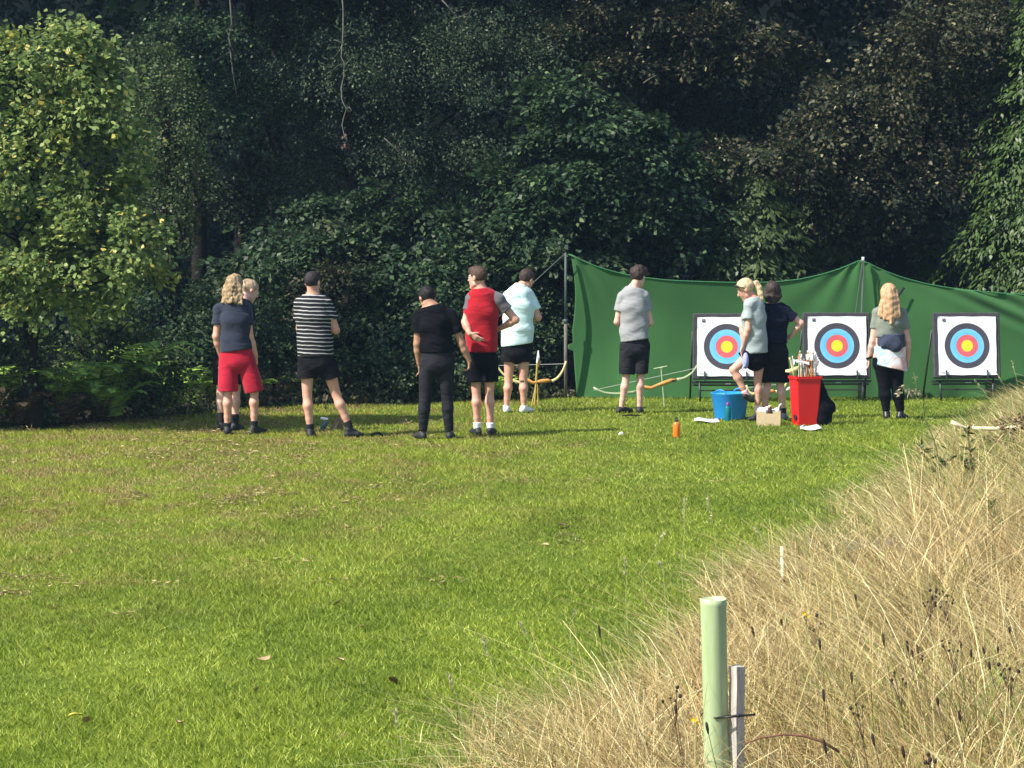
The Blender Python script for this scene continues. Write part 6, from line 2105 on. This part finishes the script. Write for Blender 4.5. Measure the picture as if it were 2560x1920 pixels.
weed('brown-stemmed young tree stem in the dry grass at the right edge', [(2445, 1400), (2440, 1300), (2430, 1180), (2424, 1120), (2418, 1075)], 16.2, 130, .055, .017, M_WG, BSTEM, 3, .012, side=((1, 30, -40), (2, -25, -30), (0, 50, -60)))
weed('tall leafy green weed close to the right edge of the long grass', [(2520, 1480), (2515, 1400), (2500, 1320), (2480, 1250)], 14.6, 200, .06, .017, M_WG, GSTEM, 6, .007, side=((1, -50, -50), (1, 40, -60), (2, -35, -50), (0, 40, -70)))
weed('dark curved weed spray left of the green willowherb', [(2372, 1250), (2350, 1165), (2318, 1150), (2290, 1120)], 16.8, 60, .07, .02, M_WG, BSTEM, 4, .006, side=((1, -20, 20), (1, 30, -20), (2, -15, -35)))
# brown dry dock clump at the right edge
k_ = sprays(lobes_px([(2545, 1080, 40, 45, 20.5, .12), (2575, 1130, 30, 50, 20.5, .12), (2500, 1100, 35, 30, 20.6, .1)]), 60, 14, .06, .05, .03, rng, tilt=1)
b0 = px(2545, 1100, 20.5); k_[0] -= V3(b0)
o = link('dried_dock', leaf_mesh('dock', *k_), leaf_mat('dock_brown', [(0, (.09, .055, .035)), (.6, (.20, .13, .08)), (1, (.34, .26, .15))], .2, .2)); o.location = b0
tag(o, 'rust-brown dried dock clump behind the end of the pale broken stake', 'weed')
# grey tangled tuft
k_ = ribbons('tuft', np.zeros((420, 3)) + rng.normal(size=(420, 3)) * np.array((.07, .05, .0)), .18 + .18 * rng.random(420), rng.normal(size=(420, 2)) * .7, .6 + .4 * rng.random(420), .003 + .003 * rng.random(420), 4, .5)
o = link('grey_tuft', k_, leaf_mat('grey_dead_strands', [(0, (.16, .15, .12)), (1, (.38, .35, .29))], .2, .2)); o.location = px(2200, 1490, 13.6) * Vector((1, 1, 0)) + Vector((0, 0, .02))
o.location.z = 0.12
tag(o, 'grey tangled dead tuft among the straw right of the cane', 'grass tuft')
# plantain and sedge seed heads: slim stalk and a dark head
rs = random.Random(21)
spots = [(2270, 1625), (2282, 1640), (2295, 1632), (2306, 1650), (2402, 1615), (2428, 1640), (2462, 1640), (2495, 1628), (2525, 1580), (2475, 1670), (2210, 1610), (2140, 1500), (1955, 1560), (2050, 1620), (1885, 1590), (2185, 1860), (2260, 1890), (2065, 1880), (2130, 1700), (1500, 1590),
         (2345, 1760), (2400, 1800), (2060, 1750), (1770, 1830), (1690, 1780)]
for (x, y) in spots:
    Y = 2.0 - .40; Y = 1.52 * F_PX / (y - HZ) * rs.uniform(.95, 1.04)
    s = Y / F_PX
    h = rs.uniform(.02, .045)
    top_ = px(x, y, Y); base = Vector((top_.x + rs.uniform(.02, .12), Y, 0))
    t = thing('plantain_stalk', 'slim stalk with a dark brown seed head among the dry grass', 'seed stalk', base, 'dark seed heads in the dry grass')
    m = MB(); m.tube([(0, 0, 0), (top_ - base) * .55 + Vector((.01, 0, .01)), top_ - base], [.0016, .0014, .0012], 5); m.build('stem', BSTEM, t)
    d = ((top_ - base) * .45).normalized()
    m = MB(); q = top_ - base; m.tube([q - d * .006, q + d * h * .3, q + d * h * .8, q + d * h], [.0025, .0050, .0046, .0015], 8); m.build('seed_head', DKHEAD, t, True)
# knapweed: branched stalks with clusters of round dark heads
for i, (x, y, nh) in enumerate([(2318, 1495, 11), (2365, 1500, 9), (2520, 1680, 10), (2325, 1905, 9), (1680, 1745, 6), (2245, 1700, 6), (2380, 1625, 5), (2030, 1560, 5), (2150, 1780, 5)]):
    Y = 1.50 * F_PX / (y - HZ)
    s = Y / F_PX
    c = px(x, y, Y); base = Vector((c.x + .06, Y, 0))
    lab = ['dark knapweed seed heads, upper left of the neighbouring pair of clusters', 'dark knapweed seed heads, right of the neighbouring pair of clusters', 'dark knapweed cluster by the right edge of the dry grass', 'dark knapweed cluster at the bottom of the dry grass',
           'dark knapweed heads just left of the green tree tube', 'dark knapweed heads in the middle of the dry grass', 'few dark knapweed heads right of the cluster pair', 'few dark knapweed heads below the upright cane', 'few dark knapweed heads low between the stake and the right edge'][i]
    t = thing('knapweed', lab, 'weed', base, 'knapweed plants in the dry grass')
    m = MB(); fork = (c - base) * .8
    m.tube([(0, 0, 0), fork * .5 + Vector((.01, 0, 0)), fork], [.0025, .002, .0018], 5)
    hd = []
    for k in range(nh):
        e_ = c - base + Vector((rs.uniform(-24, 24) * s, rs.uniform(-.04, .04), rs.uniform(-20, 22) * s))
        m.tube([fork, fork.lerp(e_, .6) + Vector((0, 0, .005)), e_], [.0015, .0012, .001], 5); hd.append(e_)
    m.build('stem', BSTEM, t)
    for e_ in hd:
        m = MB(); r_ = rs.uniform(.0042, .0072); m.lathe(e_, [(.001, -r_), (r_ * .8, -r_ * .6), (r_, 0), (r_ * .75, r_ * .7), (r_ * .5, r_ * 1.1), (.001, r_ * .9)], 8); m.build('seed_head', DKHEAD, t, True)
# slender tall grass stems standing above the lawn edge
PSTEM = mat('pale_green_stem', (.30, .32, .14), .8, .2, 10)
SEED = leaf_mat('pale_seed', [(0, (.35, .33, .16)), (1, (.6, .56, .34))], .3, .2)
tall = [(1700, 1420, 1712, 1245, 12.2), (1655, 1440, 1648, 1410, 11.8), (1560, 1500, 1562, 1400, 10.8), (1790, 1400, 1768, 1240, 13.0), (1240, 1720, 1205, 1590, 9.2), (1150, 1800, 1120, 1690, 8.6), (1000, 1880, 985, 1780, 8.1), (2100, 1230, 2076, 1150, 16.5),
        (2480, 1010, 2435, 950, 22), (2520, 990, 2490, 930, 22.5), (2545, 980, 2530, 905, 22), (1330, 1640, 1300, 1560, 9.6), (1420, 1560, 1440, 1530, 10.4), (1900, 1370, 1885, 1320, 13.6), (1600, 1430, 1665, 1330, 12.6)]
for (x0, y0, x1, y1, Y) in tall:
    top_ = px(x1, y1, Y); mid = px(x0, y0, Y)
    base = Vector((mid.x + .03, Y, 0))
    t = thing('grass_stem', 'single tall pale grass stem standing above the edge of the long grass', 'grass stem', base, 'tall grass stems along the lawn edge')
    m = MB(); m.tube([(0, 0, 0), (mid - base) + Vector((.008, 0, 0)), (mid - base).lerp(top_ - base, .55) + Vector((.010, 0, .004)), top_ - base], [.0020, .0017, .0013, .0008], 5); m.build('stem', PSTEM, t)
    n = 26; u = rng.random(n) ** .7; a_, b_ = V3(mid - base), V3(top_ - base)
    pos = a_ + (b_ - a_) * (.55 + .45 * u)[:, None]
    link('seed_head', leaf_mesh('seed', pos, rng.normal(size=(n, 3)) * .4 + np.array((0, 0, 1)), rng.normal(size=(n, 3)), .016 + .012 * rng.random(n), .005 + .003 * rng.random(n)), SEED, t)
# bramble runner arching low at the bottom
m = MB()
pts = [(1860, 1860), (1900, 1845), (1960, 1836), (2010, 1840), (2060, 1856), (2098, 1880)]
o0 = px(*pts[0], 6.9)
m.tube([px(x, y, 6.9) - o0 for (x, y) in pts], [.0025, .003, .0035, .0038, .0042, .0045], 6)
o = m.build('bramble_runner', mat('red_brown_stem', (.13, .06, .035), .7, .3, 20), None, True); o.location = o0
tag(o, 'red-brown bramble runner arching low right of the stake', 'bramble')
# small yellow flowers
YEL = mat('yellow_petals', (.75, .50, .02), .7, .1, 30)
for i, (x, y, lab) in enumerate([(1738, 1802, 'small yellow ragwort flower just left of the green tube'), (2015, 1535, 'small yellow ragwort flower right of the upright cane')]):
    Y = 1.52 * F_PX / (y - HZ)
    c = px(x, y, Y); base = Vector((c.x + .02, Y, 0))
    t = thing('ragwort', lab, 'flower', base, 'yellow flowers in the dry grass')
    m = MB(); m.tube([(0, 0, 0), (c - base) * .6, c - base], .002, 5); m.build('stem', GSTEM, t)
    for k in range(4):
        q = c - base + Vector((rs.uniform(-.014, .014), rs.uniform(-.01, .01), rs.uniform(-.008, .008)))
        m = MB()
        for j in range(7):
            a = j * math.pi * 2 / 7
            e1 = Vector((math.cos(a), -.3, math.sin(a))) * .008; e2 = Vector((math.cos(a + .4), -.3, math.sin(a + .4))) * .006
            m.add([q, q + e2, q + e1, q + Vector((math.cos(a - .4), -.3, math.sin(a - .4))) * .006], [(0, 1, 2, 3)])
        m.build('flower_head', YEL, t)

# fallen leaves and dead tufts on the lawn
M_FALL = [mat('dead_leaf_tan', (.38, .26, .14), .8, .2, 30), mat('dead_leaf_brown', (.14, .09, .05), .8, .2, 30), mat('leaf_yellow', (.5, .45, .06), .8, .2, 30)]
fl = [(1405, 1320, 1), (1412, 1328, 0), (1362, 1375, 0), (640, 1740, 0), (660, 1660, 0), (845, 1665, 0), (905, 1580, 0), (190, 1810, 2), (215, 1820, 0), (450, 1820, 0), (985, 1720, 1), (1680, 1148, 0), (840, 1520, 0), (1075, 1110, 1), (550, 1160, 1), (730, 1185, 0), (390, 1225, 1), (300, 1620, 1), (1010, 1500, 0), (1250, 1460, 1)]
for (x, y, k) in fl[:14]:
    g_ = gr(x, y); rr_ = rs.uniform(.025, .05); a0 = rs.uniform(0, 6)
    m = MB(); vs = []
    for j in range(9):
        u = j / 8
        for s_ in (-1, 0, 1):
            w2 = rr_ * .45 * math.sin(u * math.pi) ** .8
            vs.append((u * rr_ * 2 - rr_, s_ * w2, .012 + .012 * math.sin(u * 3 + a0) + (.007 if s_ else 0)))
    fs = []
    for j in range(8):
        for s_ in (0, 1):
            q = j * 3 + s_
            fs.append((q, q + 3, q + 4, q + 1))
    m.add(vs, fs)
    o = m.build('fallen_leaf', M_FALL[k], None, True); o.location = (g_.x, g_.y, .018); o.rotation_euler = (rs.uniform(-.3, .3), rs.uniform(-.3, .3), a0)
    tag(o, 'curled dead leaf lying on the mown lawn', 'leaf', 'dead leaves scattered on the lawn')

# ------------------------------------------------------------------ thin air between the lawn and the shaded wood
m, nt, out = new_mat('haze_air')
v = nt.nodes.new('ShaderNodeVolumePrincipled')
v.inputs['Color'].default_value = (.42, .68, .95, 1)
v.inputs['Density'].default_value = .00055
v.inputs['Anisotropy'].default_value = 0.2
nt.links.new(v.outputs[0], out.inputs['Volume'])
mb = MB(); mb.box((0, 50, 14.5), (400, 170, 31.5))
o = mb.build('haze', m); tag(o, kind='stuff')
